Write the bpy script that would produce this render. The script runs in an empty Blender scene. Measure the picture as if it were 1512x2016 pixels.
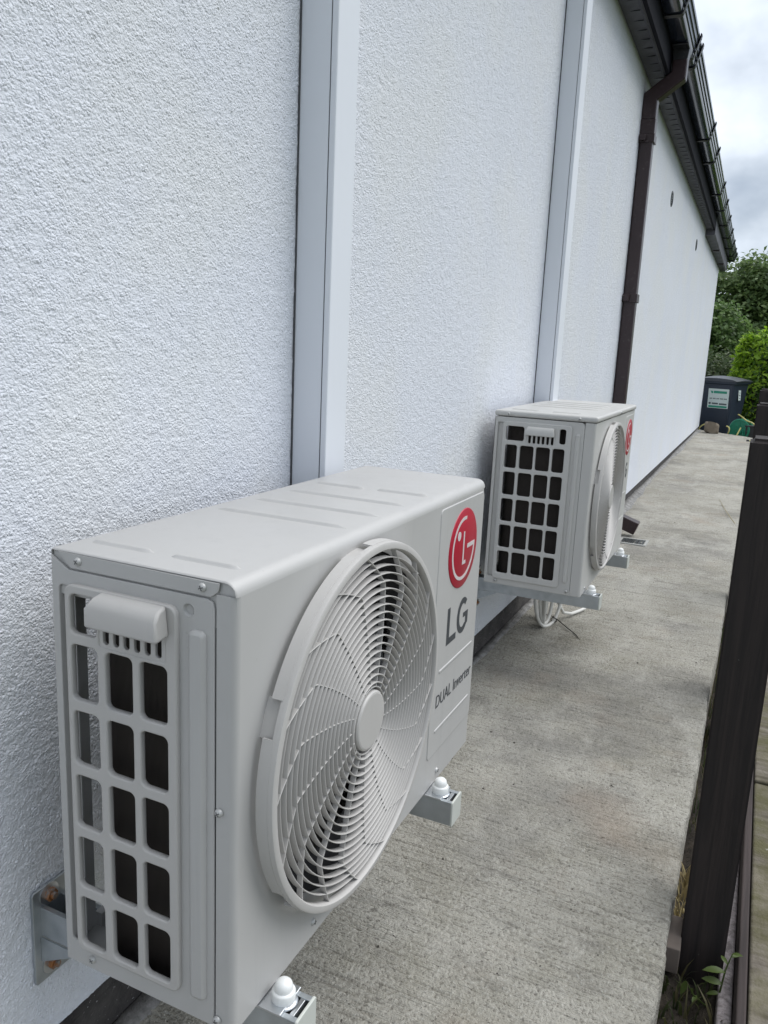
import bpy, bmesh, math, random
import numpy as np
from mathutils import Matrix, Vector
from math import radians as RAD, sin, cos, pi

SC = bpy.context.scene
COL = SC.collection
random.seed(7)
RNG = np.random.default_rng(7)

# ------------------------------------------------------------------ camera
# world: X runs along the house wall (away from the viewer), wall face Y = 0,
# path on Y < 0, path surface Z = 0
cam = bpy.data.cameras.new('camera')
cam.sensor_fit = 'VERTICAL'
cam.sensor_height = 24.0
cam.lens = 1574.9 / 2016 * 24.0
cam.clip_start = 0.02
cam.clip_end = 3000
camo = bpy.data.objects.new('camera', cam)
COL.objects.link(camo)
_r = Vector((0.4248, -0.9041, 0.0452)); _u = Vector((0.1672, 0.1275, 0.9776)); _f = Vector((0.8897, 0.4078, -0.2054))
camo.matrix_world = Matrix(((_r.x, _u.x, -_f.x, -0.5718), (_r.y, _u.y, -_f.y, -0.7309), (_r.z, _u.z, -_f.z, 0.9964), (0, 0, 0, 1)))
SC.camera = camo

# ------------------------------------------------------------------ world, sun, exposure
SUN_ELEV = RAD(60)
SUN_DIR = Vector((cos(SUN_ELEV) * 0.62, -cos(SUN_ELEV) * 0.785, sin(SUN_ELEV)))   # towards the sun
W = bpy.data.worlds.new('World'); SC.world = W; W.use_nodes = True
nt = W.node_tree; nt.nodes.clear()
def wn(t, **k):
    n = nt.nodes.new(t)
    for a, b in k.items(): setattr(n, a, b)
    return n
out = wn('ShaderNodeOutputWorld'); bg = wn('ShaderNodeBackground'); bg.inputs['Strength'].default_value = 0.055
sky = wn('ShaderNodeTexSky', sky_type='NISHITA', sun_disc=False, sun_elevation=SUN_ELEV, sun_rotation=math.atan2(SUN_DIR.x, SUN_DIR.y))
sky.air_density = 1.0; sky.dust_density = 2.0
tc = wn('ShaderNodeTexCoord')
sep = wn('ShaderNodeSeparateXYZ'); nt.links.new(tc.outputs['Generated'], sep.inputs[0])
# flatten the dome so that clouds stretch towards the horizon
mz = wn('ShaderNodeMath', operation='ADD'); mz.inputs[1].default_value = 0.55
mzm = wn('ShaderNodeMath', operation='MAXIMUM'); mzm.inputs[1].default_value = 0.0
nt.links.new(sep.outputs['Z'], mzm.inputs[0]); nt.links.new(mzm.outputs[0], mz.inputs[0])
dx = wn('ShaderNodeMath', operation='DIVIDE'); dy = wn('ShaderNodeMath', operation='DIVIDE')
nt.links.new(sep.outputs['X'], dx.inputs[0]); nt.links.new(mz.outputs[0], dx.inputs[1])
nt.links.new(sep.outputs['Y'], dy.inputs[0]); nt.links.new(mz.outputs[0], dy.inputs[1])
cmb = wn('ShaderNodeCombineXYZ'); nt.links.new(dx.outputs[0], cmb.inputs['X']); nt.links.new(dy.outputs[0], cmb.inputs['Y'])
mp = wn('ShaderNodeMapping'); nt.links.new(cmb.outputs[0], mp.inputs[0]); mp.inputs['Location'].default_value = (0.35, 0.1, 0)
n1 = wn('ShaderNodeTexNoise'); n1.inputs['Scale'].default_value = 2.6; n1.inputs['Detail'].default_value = 6; n1.inputs['Roughness'].default_value = 0.5
n2 = wn('ShaderNodeTexNoise'); n2.inputs['Scale'].default_value = 3.4; n2.inputs['Detail'].default_value = 5; n2.inputs['Roughness'].default_value = 0.5
nt.links.new(mp.outputs[0], n1.inputs['Vector']); nt.links.new(mp.outputs[0], n2.inputs['Vector'])
r1 = wn('ShaderNodeValToRGB'); r1.color_ramp.elements[0].position = 0.30; r1.color_ramp.elements[1].position = 0.52
r1.color_ramp.elements[0].color = (0.25, 0.25, 0.25, 1)
nt.links.new(n1.outputs[0], r1.inputs[0])
r2 = wn('ShaderNodeValToRGB'); r2.color_ramp.elements[0].position = 0.34; r2.color_ramp.elements[1].position = 0.58
r2.color_ramp.elements[0].color = (0.44, 0.52, 0.64, 1); r2.color_ramp.elements[1].color = (0.92, 1.0, 1.10, 1)
nt.links.new(n2.outputs[0], r2.inputs[0])
sc = wn('ShaderNodeVectorMath', operation='SCALE'); sc.inputs['Scale'].default_value = 15.0
nt.links.new(r2.outputs[0], sc.inputs[0])
mx = wn('ShaderNodeMix', data_type='RGBA')
nt.links.new(r1.outputs[0], mx.inputs['Factor']); nt.links.new(sky.outputs[0], mx.inputs['A']); nt.links.new(sc.outputs[0], mx.inputs['B'])
nt.links.new(mx.outputs['Result'], bg.inputs['Color']); nt.links.new(bg.outputs[0], out.inputs[0])

sl = bpy.data.lights.new('sun', 'SUN'); sl.energy = 2.2; sl.angle = RAD(60); sl.color = (1.0, 0.985, 0.96)
so = bpy.data.objects.new('sun', sl); COL.objects.link(so)
so.rotation_euler = SUN_DIR.to_track_quat('Z', 'Y').to_euler()
so.location = (0, -5, 8)

SC.view_settings.view_transform = 'Standard'
try: SC.view_settings.look = 'None'
except Exception: pass
SC.view_settings.exposure = 0.40
SC.view_settings.gamma = 1.0
SC.view_settings.use_curve_mapping = False

# ------------------------------------------------------------------ materials
MATS = {}
class NB:
    """tiny node builder"""
    def __init__(s, name):
        s.m = bpy.data.materials.new(name); s.m.use_nodes = True
        s.t = s.m.node_tree; s.b = s.t.nodes['Principled BSDF']
        s.co = s.t.nodes.new('ShaderNodeTexCoord')
        MATS[name] = s.m
    def n(s, t, **k):
        x = s.t.nodes.new(t)
        for a, b in k.items(): setattr(x, a, b)
        return x
    def l(s, a, b): s.t.links.new(a, b)
    def set(s, **k):
        for a, v in k.items():
            s.b.inputs[a.replace('_', ' ')].default_value = v
        return s
    def mapping(s, scale=(1, 1, 1), rot=(0, 0, 0), loc=(0, 0, 0), src='Object'):
        m = s.n('ShaderNodeMapping'); s.l(s.co.outputs[src], m.inputs[0])
        m.inputs['Scale'].default_value = scale; m.inputs['Rotation'].default_value = rot; m.inputs['Location'].default_value = loc
        return m.outputs[0]
    def noise(s, scale, detail=4, rough=0.55, vec=None, dist=0.0):
        x = s.n('ShaderNodeTexNoise'); x.inputs['Scale'].default_value = scale; x.inputs['Detail'].default_value = detail
        x.inputs['Roughness'].default_value = rough; x.inputs['Distortion'].default_value = dist
        s.l(vec if vec is not None else s.co.outputs['Object'], x.inputs['Vector']); return x.outputs[0]
    def voro(s, scale, vec=None, feature='F1', smooth=0.5):
        x = s.n('ShaderNodeTexVoronoi', feature=feature); x.inputs['Scale'].default_value = scale
        if feature == 'SMOOTH_F1': x.inputs['Smoothness'].default_value = smooth
        s.l(vec if vec is not None else s.co.outputs['Object'], x.inputs['Vector']); return x.outputs[0]
    def ramp(s, v, stops):
        x = s.n('ShaderNodeValToRGB'); e = x.color_ramp.elements
        while len(e) < len(stops): e.new(0.5)
        for i, (p, c) in enumerate(stops):
            e[i].position = p; e[i].color = (c, c, c, 1) if isinstance(c, (int, float)) else (*c, 1)
        s.l(v, x.inputs[0]); return x.outputs[0]
    def mix(s, f, a, b, mode='MIX'):
        x = s.n('ShaderNodeMix', data_type='RGBA', blend_type=mode)
        for nm, v in (('Factor', f), ('A', a), ('B', b)):
            if isinstance(v, (int, float)):
                if nm == 'Factor': x.inputs['Factor'].default_value = v
                else: x.inputs[nm].default_value = (v, v, v, 1)
            elif isinstance(v, tuple): x.inputs[nm].default_value = (*v, 1)
            else: s.l(v, x.inputs[nm])
        return x.outputs['Result']
    def math(s, op, a, b=None):
        x = s.n('ShaderNodeMath', operation=op)
        for i, v in enumerate((a, b)):
            if v is None: continue
            if isinstance(v, (int, float)): x.inputs[i].default_value = v
            else: s.l(v, x.inputs[i])
        return x.outputs[0]
    def color(s, c): s.l(c, s.b.inputs['Base Color']); return s
    def rough(s, c): s.l(c, s.b.inputs['Roughness']); return s
    def bump(s, h, strength=0.5, dist=0.002, prev=None):
        x = s.n('ShaderNodeBump'); x.inputs['Strength'].default_value = strength; x.inputs['Distance'].default_value = dist
        s.l(h, x.inputs['Height'])
        if prev is not None: s.l(prev, x.inputs['Normal'])
        s.l(x.outputs[0], s.b.inputs['Normal']); return x.outputs[0]

def simple(name, col, rough=0.5, metal=0.0, var=0.08, scale=8.0, bump=0.0, bscale=400):
    b = NB(name).set(Roughness=rough, Metallic=metal)
    v = b.noise(scale, 5, 0.6)
    c = b.mix(v, tuple(x * (1 - var) for x in col), tuple(min(1, x * (1 + var)) for x in col))
    b.color(c)
    if bump: b.bump(b.noise(bscale, 3), bump, 0.0005)
    return b.m

# textured render on the wall
b = NB('render_white').set(Roughness=0.9)
warp = b.n('ShaderNodeVectorMath', operation='ADD')
wn_ = b.n('ShaderNodeTexNoise'); wn_.inputs['Scale'].default_value = 200; wn_.inputs['Detail'].default_value = 1; b.l(b.co.outputs['Object'], wn_.inputs['Vector'])
ws_ = b.n('ShaderNodeVectorMath', operation='SCALE'); ws_.inputs['Scale'].default_value = 0.004; b.l(wn_.outputs['Color'], ws_.inputs[0])
b.l(b.co.outputs['Object'], warp.inputs[0]); b.l(ws_.outputs[0], warp.inputs[1])
dome = b.voro(330, vec=warp.outputs[0])                      # grains about 5 mm across with sharp hollows between them
dome = b.math('SUBTRACT', 1.0, b.math('MULTIPLY', dome, dome))
lump = b.noise(185, 3, 0.6)
fine = b.noise(700, 2, 0.6)
h = b.math('ADD', b.math('MULTIPLY', dome, b.ramp(b.noise(60, 2), [(0.35, 0.35), (0.65, 1.1)])), b.math('MULTIPLY', lump, 1.5))
h = b.math('ADD', h, b.math('MULTIPLY', fine, 0.12))
dsp = b.n('ShaderNodeDisplacement'); dsp.inputs['Midlevel'].default_value = 1.45; dsp.inputs['Scale'].default_value = 0.0019
b.l(h, dsp.inputs['Height']); b.l(dsp.outputs[0], b.t.nodes['Material Output'].inputs['Displacement'])
b.m.displacement_method = 'BOTH'
big = b.noise(1.1, 5, 0.6)
stretch = b.noise(1.0, 4, 0.6, vec=b.mapping(scale=(5, 1, 0.5)))
c = b.mix(b.ramp(big, [(0.35, 0.0), (0.7, 1.0)]), (0.715, 0.738, 0.79), (0.675, 0.70, 0.76))
c = b.mix(b.ramp(b.noise(2.6, 4, 0.6, vec=b.mapping(loc=(5, 2, 1))), [(0.42, 0.0), (0.62, 0.8)]), c, (0.71, 0.725, 0.745))
c = b.mix(b.ramp(stretch, [(0.55, 0.0), (0.8, 0.35)]), c, (0.60, 0.625, 0.64))
b.color(c)

b = NB('bitumen').set(Roughness=0.85)
n = b.noise(14, 6, 0.7)
c = b.mix(b.ramp(n, [(0.4, 0.0), (0.7, 1.0)]), (0.030, 0.026, 0.026), (0.085, 0.078, 0.072))
c = b.mix(b.ramp(b.noise(90, 3), [(0.66, 0.0), (0.74, 0.8)]), c, (0.30, 0.29, 0.27))
c = b.mix(b.ramp(b.noise(220, 2), [(0.70, 0.0), (0.75, 0.8)]), c, (0.55, 0.55, 0.54))
b.color(c); b.bump(b.noise(160, 4), 0.6, 0.003)

# brushed concrete: strokes run across the path
b = NB('concrete').set(Roughness=0.92)
v1 = b.mapping(scale=(88, 4.5, 20), rot=(0, 0, RAD(-4)))
v2 = b.mapping(scale=(150, 9.0, 20), rot=(0, 0, RAD(-2.5)))
s1 = b.noise(1.5, 4, 0.6, vec=v1, dist=0.3); s2 = b.noise(1.6, 3, 0.6, vec=v2)
groove = b.ramp(s1, [(0.33, 0.0), (0.50, 1.0)])              # tamped ridges with narrow grooves
g = b.noise(150, 4, 0.7); g2 = b.noise(48, 4, 0.6)
wear = b.ramp(b.noise(1.7, 4, 0.6), [(0.35, 0.25), (0.6, 1.0)])
warp_c = b.mapping(scale=(1, 0.7, 1))
h = b.math('ADD', b.math('MULTIPLY', groove, wear), b.math('MULTIPLY', s2, 1.0))
h = b.math('ADD', h, b.math('ADD', b.math('MULTIPLY', g, 2.5), b.math('MULTIPLY', g2, 0.9)))
dsp = b.n('ShaderNodeDisplacement'); dsp.inputs['Midlevel'].default_value = 2.6; dsp.inputs['Scale'].default_value = 0.0042
b.l(h, dsp.inputs['Height']); b.l(dsp.outputs[0], b.t.nodes['Material Output'].inputs['Displacement'])
b.m.displacement_method = 'BOTH'
c = b.mix(b.ramp(b.noise(2.2, 6, 0.65), [(0.32, 0.0), (0.68, 1.0)]), (0.315, 0.297, 0.252), (0.485, 0.465, 0.412))
c = b.mix(b.ramp(b.noise(5.5, 5, 0.6), [(0.5, 0.0), (0.78, 0.5)]), c, (0.27, 0.252, 0.185))
c = b.mix(b.ramp(b.noise(9, 6, 0.7, vec=b.mapping(scale=(1.6, 0.7, 1))), [(0.54, 0.0), (0.74, 0.6)]), c, (0.155, 0.147, 0.132))
c = b.mix(b.ramp(s1, [(0.31, 0.5), (0.41, 0.0)]), c, (0.16, 0.15, 0.13))
c = b.mix(b.ramp(s2, [(0.34, 0.45), (0.43, 0.0)]), c, (0.17, 0.16, 0.14))
c = b.mix(b.ramp(g, [(0.35, 0.75), (0.45, 0.0)]), c, (0.15, 0.14, 0.12))
c = b.mix(b.ramp(g, [(0.56, 0.0), (0.68, 0.7)]), c, (0.53, 0.515, 0.47))
c = b.mix(b.ramp(b.noise(1.5, 5, 0.65, vec=b.mapping(loc=(1.3, 4.1, 0), scale=(1.3, 1, 1))), [(0.50, 0.0), (0.66, 0.55)]), c, (0.175, 0.168, 0.155))
c = b.mix(b.ramp(b.noise(2.7, 5, 0.7, vec=b.mapping(loc=(7.3, 2.1, 0), scale=(1, 2.2, 1))), [(0.55, 0.0), (0.72, 0.6)]), c, (0.53, 0.51, 0.46))
pit = b.voro(75, vec=warp_c)
c = b.mix(b.ramp(pit, [(0.07, 0.7), (0.13, 0.0)]), c, (0.09, 0.085, 0.075))
c = b.mix(b.ramp(b.noise(34, 3, 0.5), [(0.67, 0.0), (0.74, 0.6)]), c, (0.16, 0.15, 0.13))
c = b.mix(b.ramp(b.noise(3.1, 3, 0.5, vec=b.mapping(loc=(3, 1, 0))), [(0.58, 0.0), (0.76, 0.4)]), c, (0.34, 0.26, 0.19))
b.color(c)

b = NB('mortar').set(Roughness=0.95)
c = b.mix(b.ramp(b.noise(30, 6, 0.7), [(0.35, 0.0), (0.7, 1.0)]), (0.15, 0.145, 0.14), (0.36, 0.355, 0.345))
b.color(c); b.bump(b.noise(120, 5, 0.7), 1.0, 0.005)

# outdoor unit paint: light grey with faint orange peel and dust
def paint(name, col):
    b = NB(name).set(Roughness=0.42)
    v = b.noise(3.5, 5, 0.6)
    c = b.mix(b.ramp(v, [(0.35, 0), (0.7, 1)]), tuple(x * 0.955 for x in col), col)
    c = b.mix(b.ramp(b.noise(160, 2), [(0.74, 0.0), (0.79, 0.35)]), c, (0.33, 0.32, 0.30))
    runs = b.noise(1.0, 5, 0.65, vec=b.mapping(scale=(38, 38, 2.2)))
    c = b.mix(b.ramp(runs, [(0.56, 0.0), (0.80, 0.30)]), c, tuple(x * 0.72 for x in col))
    c = b.mix(b.ramp(b.noise(9, 6, 0.7), [(0.55, 0.0), (0.85, 0.25)]), c, (0.52, 0.50, 0.46))
    b.color(c)
    b.rough(b.ramp(b.noise(12, 4), [(0.3, 0.36), (0.7, 0.52)]))
    b.bump(b.noise(700, 2), 0.08, 0.0004)
    return b.m
paint('unit_paint', (0.485, 0.478, 0.468))
paint('unit_paint_far', (0.525, 0.518, 0.50))
paint('grille_plastic', (0.50, 0.485, 0.468))
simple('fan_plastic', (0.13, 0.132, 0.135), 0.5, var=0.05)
simple('inside_shade', (0.06, 0.06, 0.062), 0.8)  # dark colour stands in for shade inside the casing and its seam

b = NB('coil').set(Roughness=0.45, Metallic=0.6)
w = b.n('ShaderNodeTexWave', wave_type='BANDS', bands_direction='DIAGONAL'); w.inputs['Scale'].default_value = 420
vv = b.mapping(scale=(1, 1, 0.0)); b.l(vv, w.inputs['Vector'])
b.color(b.mix(w.outputs['Fac'], (0.018, 0.015, 0.014), (0.060, 0.050, 0.044)))
b.bump(w.outputs['Fac'], 0.6, 0.001)

simple('logo_red', (0.42, 0.008, 0.032), 0.38, var=0.03)
simple('logo_white', (0.66, 0.60, 0.60), 0.4, var=0.03)
simple('print_grey', (0.055, 0.06, 0.068), 0.5, var=0.03)
simple('screw_metal', (0.50, 0.50, 0.49), 0.4, 0.3)
simple('screw_slot', (0.10, 0.10, 0.10), 0.6)

b = NB('galvanised').set(Metallic=0.85)
v = b.voro(45); v2 = b.noise(25, 5, 0.6)
c = b.mix(b.ramp(v2, [(0.3, 0.0), (0.75, 1.0)]), (0.33, 0.36, 0.38), (0.52, 0.55, 0.57))
b.color(b.mix(b.ramp(v, [(0.2, 0.0), (0.7, 0.3)]), c, (0.60, 0.63, 0.65)))
b.rough(b.ramp(v2, [(0.3, 0.38), (0.7, 0.6)]))
b.bump(b.noise(300, 2), 0.1, 0.0005)
simple('zinc_bright', (0.60, 0.62, 0.64), 0.28, 0.9, var=0.1, scale=60)
simple('white_cap', (0.80, 0.81, 0.80), 0.35, var=0.02)
simple('end_cap_plastic', (0.55, 0.57, 0.53), 0.5, var=0.06)
simple('rubber', (0.02, 0.02, 0.022), 0.7)
b = NB('rusty_bolt').set(Metallic=0.5, Roughness=0.6)
b.color(b.mix(b.ramp(b.noise(120, 4), [(0.4, 0.0), (0.6, 1.0)]), (0.28, 0.27, 0.26), (0.33, 0.14, 0.05)))
simple('trunking_pvc', (0.73, 0.755, 0.80), 0.4, var=0.02, scale=3)
simple('sealant', (0.07, 0.072, 0.078), 0.6)

def brown(name, c1, c2, rough):
    b = NB(name).set(Roughness=rough)
    c = b.mix(b.ramp(b.noise(6, 6, 0.65), [(0.35, 0.0), (0.7, 1.0)]), c1, c2)
    c = b.mix(b.ramp(b.noise(50, 4, 0.6), [(0.6, 0.0), (0.78, 0.3)]), c, (0.17, 0.16, 0.15))
    b.color(c); return b
brown('brown_pvc', (0.028, 0.015, 0.017), (0.040, 0.022, 0.024), 0.35)
brown('black_pvc', (0.010, 0.010, 0.013), (0.018, 0.019, 0.023), 0.35)
brown('gutter_pvc', (0.018, 0.022, 0.038), (0.030, 0.036, 0.056), 0.16)
simple('fascia_paint', (0.010, 0.010, 0.015), 0.8, var=0.2); MATS['fascia_paint'].node_tree.nodes['Principled BSDF'].inputs['Specular IOR Level'].default_value = 0.12
b = brown('soffit_brown', (0.048, 0.046, 0.058), (0.12, 0.118, 0.14), 0.6)
simple('roof_tile', (0.06, 0.055, 0.055), 0.8, var=0.2, bump=0.4, bscale=30)

b = NB('fence_stain').set(Roughness=0.75)
g = b.noise(1.0, 6, 0.65, vec=b.mapping(scale=(70, 70, 2.5)), dist=0.6)
c = b.mix(b.ramp(g, [(0.35, 0.0), (0.7, 1.0)]), (0.010, 0.0075, 0.0075), (0.032, 0.023, 0.021))
c = b.mix(b.ramp(b.noise(55, 3), [(0.73, 0.0), (0.76, 0.8)]), c, (0.20, 0.20, 0.19))
b.color(c); b.bump(g, 0.5, 0.002)

b = NB('rail_brown').set(Roughness=0.8)
g = b.noise(1.0, 6, 0.65, vec=b.mapping(scale=(3, 70, 70)), dist=0.6)
b.color(b.mix(b.ramp(g, [(0.35, 0.0), (0.7, 1.0)]), (0.022, 0.015, 0.014), (0.05, 0.036, 0.033))); b.bump(g, 0.6, 0.002)

b = NB('mossy_slab').set(Roughness=0.95)
n = b.noise(7, 6, 0.7); n2 = b.noise(1.0, 6, 0.65, vec=b.mapping(scale=(45, 5, 20)))
c = b.mix(b.ramp(n2, [(0.3, 0.0), (0.7, 1.0)]), (0.060, 0.048, 0.036), (0.205, 0.182, 0.150))
c = b.mix(b.ramp(n, [(0.40, 0.0), (0.60, 0.8)]), c, (0.080, 0.076, 0.026))
c = b.mix(b.ramp(b.noise(3.2, 5, 0.7), [(0.50, 0.0), (0.70, 0.7)]), c, (0.24, 0.21, 0.17))
c = b.mix(b.ramp(b.noise(40, 3), [(0.70, 0.0), (0.75, 0.7)]), c, (0.35, 0.34, 0.30))
b.color(c); b.bump(b.math('ADD', n2, b.noise(150, 4)), 0.8, 0.003)

b = NB('kerb_concrete').set(Roughness=0.95)
c = b.mix(b.ramp(b.noise(80, 5, 0.7), [(0.35, 0.0), (0.65, 1.0)]), (0.16, 0.14, 0.14), (0.40, 0.36, 0.365))
b.color(c); b.bump(b.noise(200, 4), 0.8, 0.003)

b = NB('soil').set(Roughness=1.0)
c = b.mix(b.ramp(b.noise(35, 6, 0.7), [(0.35, 0.0), (0.7, 1.0)]), (0.018, 0.014, 0.010), (0.075, 0.06, 0.045))
b.color(c); b.bump(b.noise(60, 6, 0.7), 1.0, 0.02)

b = NB('ground_grass').set(Roughness=1.0)
n = b.noise(0.35, 6, 0.6); n2 = b.noise(35, 5, 0.7)
c = b.mix(b.ramp(n, [(0.35, 0.0), (0.7, 1.0)]), (0.045, 0.075, 0.018), (0.075, 0.095, 0.03))
c = b.mix(b.ramp(n2, [(0.4, 0.0), (0.7, 0.7)]), c, (0.03, 0.035, 0.014))
b.color(c); b.bump(n2, 1.0, 0.03)

def leafmat(name, c1, c2, c3, rough=0.5, trans=0.25):
    b = NB(name).set(Roughness=rough)
    geo = b.n('ShaderNodeNewGeometry')
    c = b.ramp(geo.outputs['Random Per Island'], [(0.0, c1), (0.55, c2), (1.0, c3)])
    b.color(c)
    tr = b.n('ShaderNodeBsdfTranslucent'); b.l(c, tr.inputs['Color'])
    ms = b.n('ShaderNodeMixShader'); ms.inputs[0].default_value = trans
    o = b.t.nodes['Material Output']
    b.l(b.b.outputs[0], ms.inputs[1]); b.l(tr.outputs[0], ms.inputs[2]); b.l(ms.outputs[0], o.inputs['Surface'])
    return b.m
leafmat('leaf_dark', (0.09, 0.15, 0.05), (0.15, 0.225, 0.075), (0.22, 0.30, 0.11), 0.5, 0.5)
leafmat('leaf_mid', (0.075, 0.14, 0.045), (0.13, 0.215, 0.065), (0.20, 0.30, 0.095), 0.5, 0.5)
leafmat('leaf_shrub', (0.05, 0.085, 0.035), (0.085, 0.125, 0.05), (0.13, 0.17, 0.07), 0.5, 0.45)
leafmat('leaf_olive', (0.05, 0.06, 0.022), (0.085, 0.095, 0.035), (0.13, 0.14, 0.05))
leafmat('leaf_bright', (0.20, 0.36, 0.02), (0.34, 0.54, 0.035), (0.50, 0.68, 0.07), 0.4, 0.5)
leafmat('leaf_hedge_dark', (0.045, 0.10, 0.016), (0.075, 0.16, 0.02), (0.13, 0.24, 0.03), 0.4, 0.4)
leafmat('weed_leaf', (0.055, 0.085, 0.022), (0.085, 0.125, 0.03), (0.12, 0.165, 0.04), 0.45, 0.3)
leafmat('grass_blade', (0.03, 0.045, 0.015), (0.06, 0.075, 0.025), (0.12, 0.10, 0.05), 0.6, 0.3)
leafmat('dead_grass', (0.20, 0.15, 0.07), (0.30, 0.24, 0.11), (0.42, 0.35, 0.18), 0.7, 0.2)
simple('bark', (0.06, 0.05, 0.04), 0.9, var=0.3, bump=0.8, bscale=20)
simple('bin_plastic', (0.024, 0.034, 0.056), 0.45, var=0.12, scale=5)
simple('bin_lid', (0.055, 0.062, 0.080), 0.42, var=0.12, scale=5)
simple('sticker_white', (0.66, 0.74, 0.72), 0.5, var=0.03)
simple('sticker_green', (0.03, 0.30, 0.20), 0.5, var=0.03)
simple('sticker_text', (0.10, 0.12, 0.13), 0.5)
simple('stone', (0.20, 0.165, 0.125), 0.9, var=0.3, scale=18, bump=1.0, bscale=60)
simple('reel_green', (0.010, 0.19, 0.115), 0.4, var=0.1)
simple('hose_yellow', (0.50, 0.46, 0.16), 0.45, var=0.12)
simple('black_plastic', (0.022, 0.022, 0.026), 0.5)
simple('cable_white', (0.66, 0.65, 0.61), 0.45, var=0.04)
simple('twig', (0.05, 0.042, 0.035), 0.8)
simple('slate', (0.17, 0.14, 0.12), 0.85, var=0.25, scale=25, bump=0.6, bscale=90)
simple('drain_plastic', (0.020, 0.026, 0.026), 0.4)
simple('drain_frame', (0.34, 0.34, 0.32), 0.6)

# ------------------------------------------------------------------ geometry helpers
class MB:
    def __init__(s): s.v = []; s.f = []; s.m = []
    def add(s, vs, fs, mi=0, M=None):
        o = len(s.v)
        s.v += [tuple(M @ Vector(p)) for p in vs] if M is not None else [tuple(p) for p in vs]
        s.f += [tuple(i + o for i in f) for f in fs]; s.m += [mi] * len(fs); return s
    def box(s, x0, x1, y0, y1, z0, z1, mi=0, M=None):
        v = [(x0, y0, z0), (x1, y0, z0), (x1, y1, z0), (x0, y1, z0), (x0, y0, z1), (x1, y0, z1), (x1, y1, z1), (x0, y1, z1)]
        f = [(0, 3, 2, 1), (4, 5, 6, 7), (0, 1, 5, 4), (1, 2, 6, 5), (2, 3, 7, 6), (3, 0, 4, 7)]
        return s.add(v, f, mi, M)
    def lathe(s, prof, n=32, mi=0, M=None, a0=0.0, a1=2 * pi, close=None):
        """profile (r, h) revolved about local Z; prof may close on itself"""
        full = abs(a1 - a0 - 2 * pi) < 1e-6
        k = n if full else n + 1
        vs = []
        for i in range(k):
            a = a0 + (a1 - a0) * i / n
            for r, h in prof: vs.append((r * cos(a), r * sin(a), h))
        m = len(prof); fs = []
        seg = m if close else m - 1
        for i in range(n):
            i2 = (i + 1) % k
            for j in range(seg):
                j2 = (j + 1) % m
                fs.append((i * m + j, i2 * m + j, i2 * m + j2, i * m + j2))
        if close and not full:
            fs.append(tuple(range(m))); fs.append(tuple(reversed([n * m + j for j in range(m)])))
        return s.add(vs, fs, mi, M)
    def tube(s, pts, r, n=8, mi=0, cap=True):
        pts = [Vector(p) for p in pts]; vs = []; prev = None
        rr = r if isinstance(r, (list, tuple)) else [r] * len(pts)
        for i, p in enumerate(pts):
            t = (pts[min(i + 1, len(pts) - 1)] - pts[max(i - 1, 0)]).normalized()
            if prev is None:
                a = Vector((0, 0, 1)) if abs(t.z) < 0.9 else Vector((1, 0, 0))
                x = t.cross(a).normalized()
            else:
                x = (prev - t * prev.dot(t)).normalized()
            prev = x; y = t.cross(x)
            for k in range(n):
                a = 2 * pi * k / n; vs.append(p + (x * cos(a) + y * sin(a)) * rr[i])
        fs = []
        for i in range(len(pts) - 1):
            for k in range(n):
                k2 = (k + 1) % n; fs.append((i * n + k, i * n + k2, (i + 1) * n + k2, (i + 1) * n + k))
        if cap: fs.append(tuple(reversed(range(n)))); fs.append(tuple((len(pts) - 1) * n + k for k in range(n)))
        return s.add(vs, fs, mi)
    def prism(s, prof, ax0, ax1, f0=None, f1=None, mi=0):
        """closed (y, z) profile swept along X from ax0 to ax1; f0/f1 shift (dy, dz) at the ends"""
        f0 = f0 or (0, 0); f1 = f1 or (0, 0); n = len(prof)
        vs = [(ax0, y + f0[0], z + f0[1]) for y, z in prof] + [(ax1, y + f1[0], z + f1[1]) for y, z in prof]
        fs = [(i, (i + 1) % n, n + (i + 1) % n, n + i) for i in range(n)]
        fs += [tuple(reversed(range(n))), tuple(range(n, 2 * n))]
        return s.add(vs, fs, mi)
    def mesh(s, me, M=None, mi=0):
        vs = [v.co.copy() for v in me.vertices]; fs = [tuple(p.vertices) for p in me.polygons]
        return s.add(vs, fs, mi, M)
    def build(s, name, mats, parent=None, smooth=None, bevel=0.0, seg=2, fixn=True):
        me = bpy.data.meshes.new(name); me.from_pydata(s.v, [], s.f)
        for m in (mats if isinstance(mats, (list, tuple)) else [mats]): me.materials.append(MATS[m])
        if len(set(s.m)) > 1: me.polygons.foreach_set('material_index', s.m)
        if fixn:
            bm = bmesh.new(); bm.from_mesh(me); bmesh.ops.recalc_face_normals(bm, faces=bm.faces); bm.to_mesh(me); bm.free()
        return finish(me, name, parent, smooth, bevel, seg)

def finish(me, name, parent=None, smooth=None, bevel=0.0, seg=2):
    me.update()
    o = bpy.data.objects.new(name, me); COL.objects.link(o)
    if parent is not None: o.parent = parent
    if smooth is not None:
        me.polygons.foreach_set('use_smooth', [True] * len(me.polygons))
        if smooth < 179: me.set_sharp_from_angle(angle=RAD(smooth))
    if bevel > 0:
        md = o.modifiers.new('bevel', 'BEVEL'); md.width = bevel; md.segments = seg; md.limit_method = 'ANGLE'; md.angle_limit = RAD(40)
        md.harden_normals = True
        me.polygons.foreach_set('use_smooth', [True] * len(me.polygons))
    return o

def bbox_obj(name, x0, x1, y0, y1, z0, z1, mat, parent=None, bevel=0.002, seg=2):
    return MB().box(x0, x1, y0, y1, z0, z1).build(name, mat, parent, bevel=bevel, seg=seg)

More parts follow.
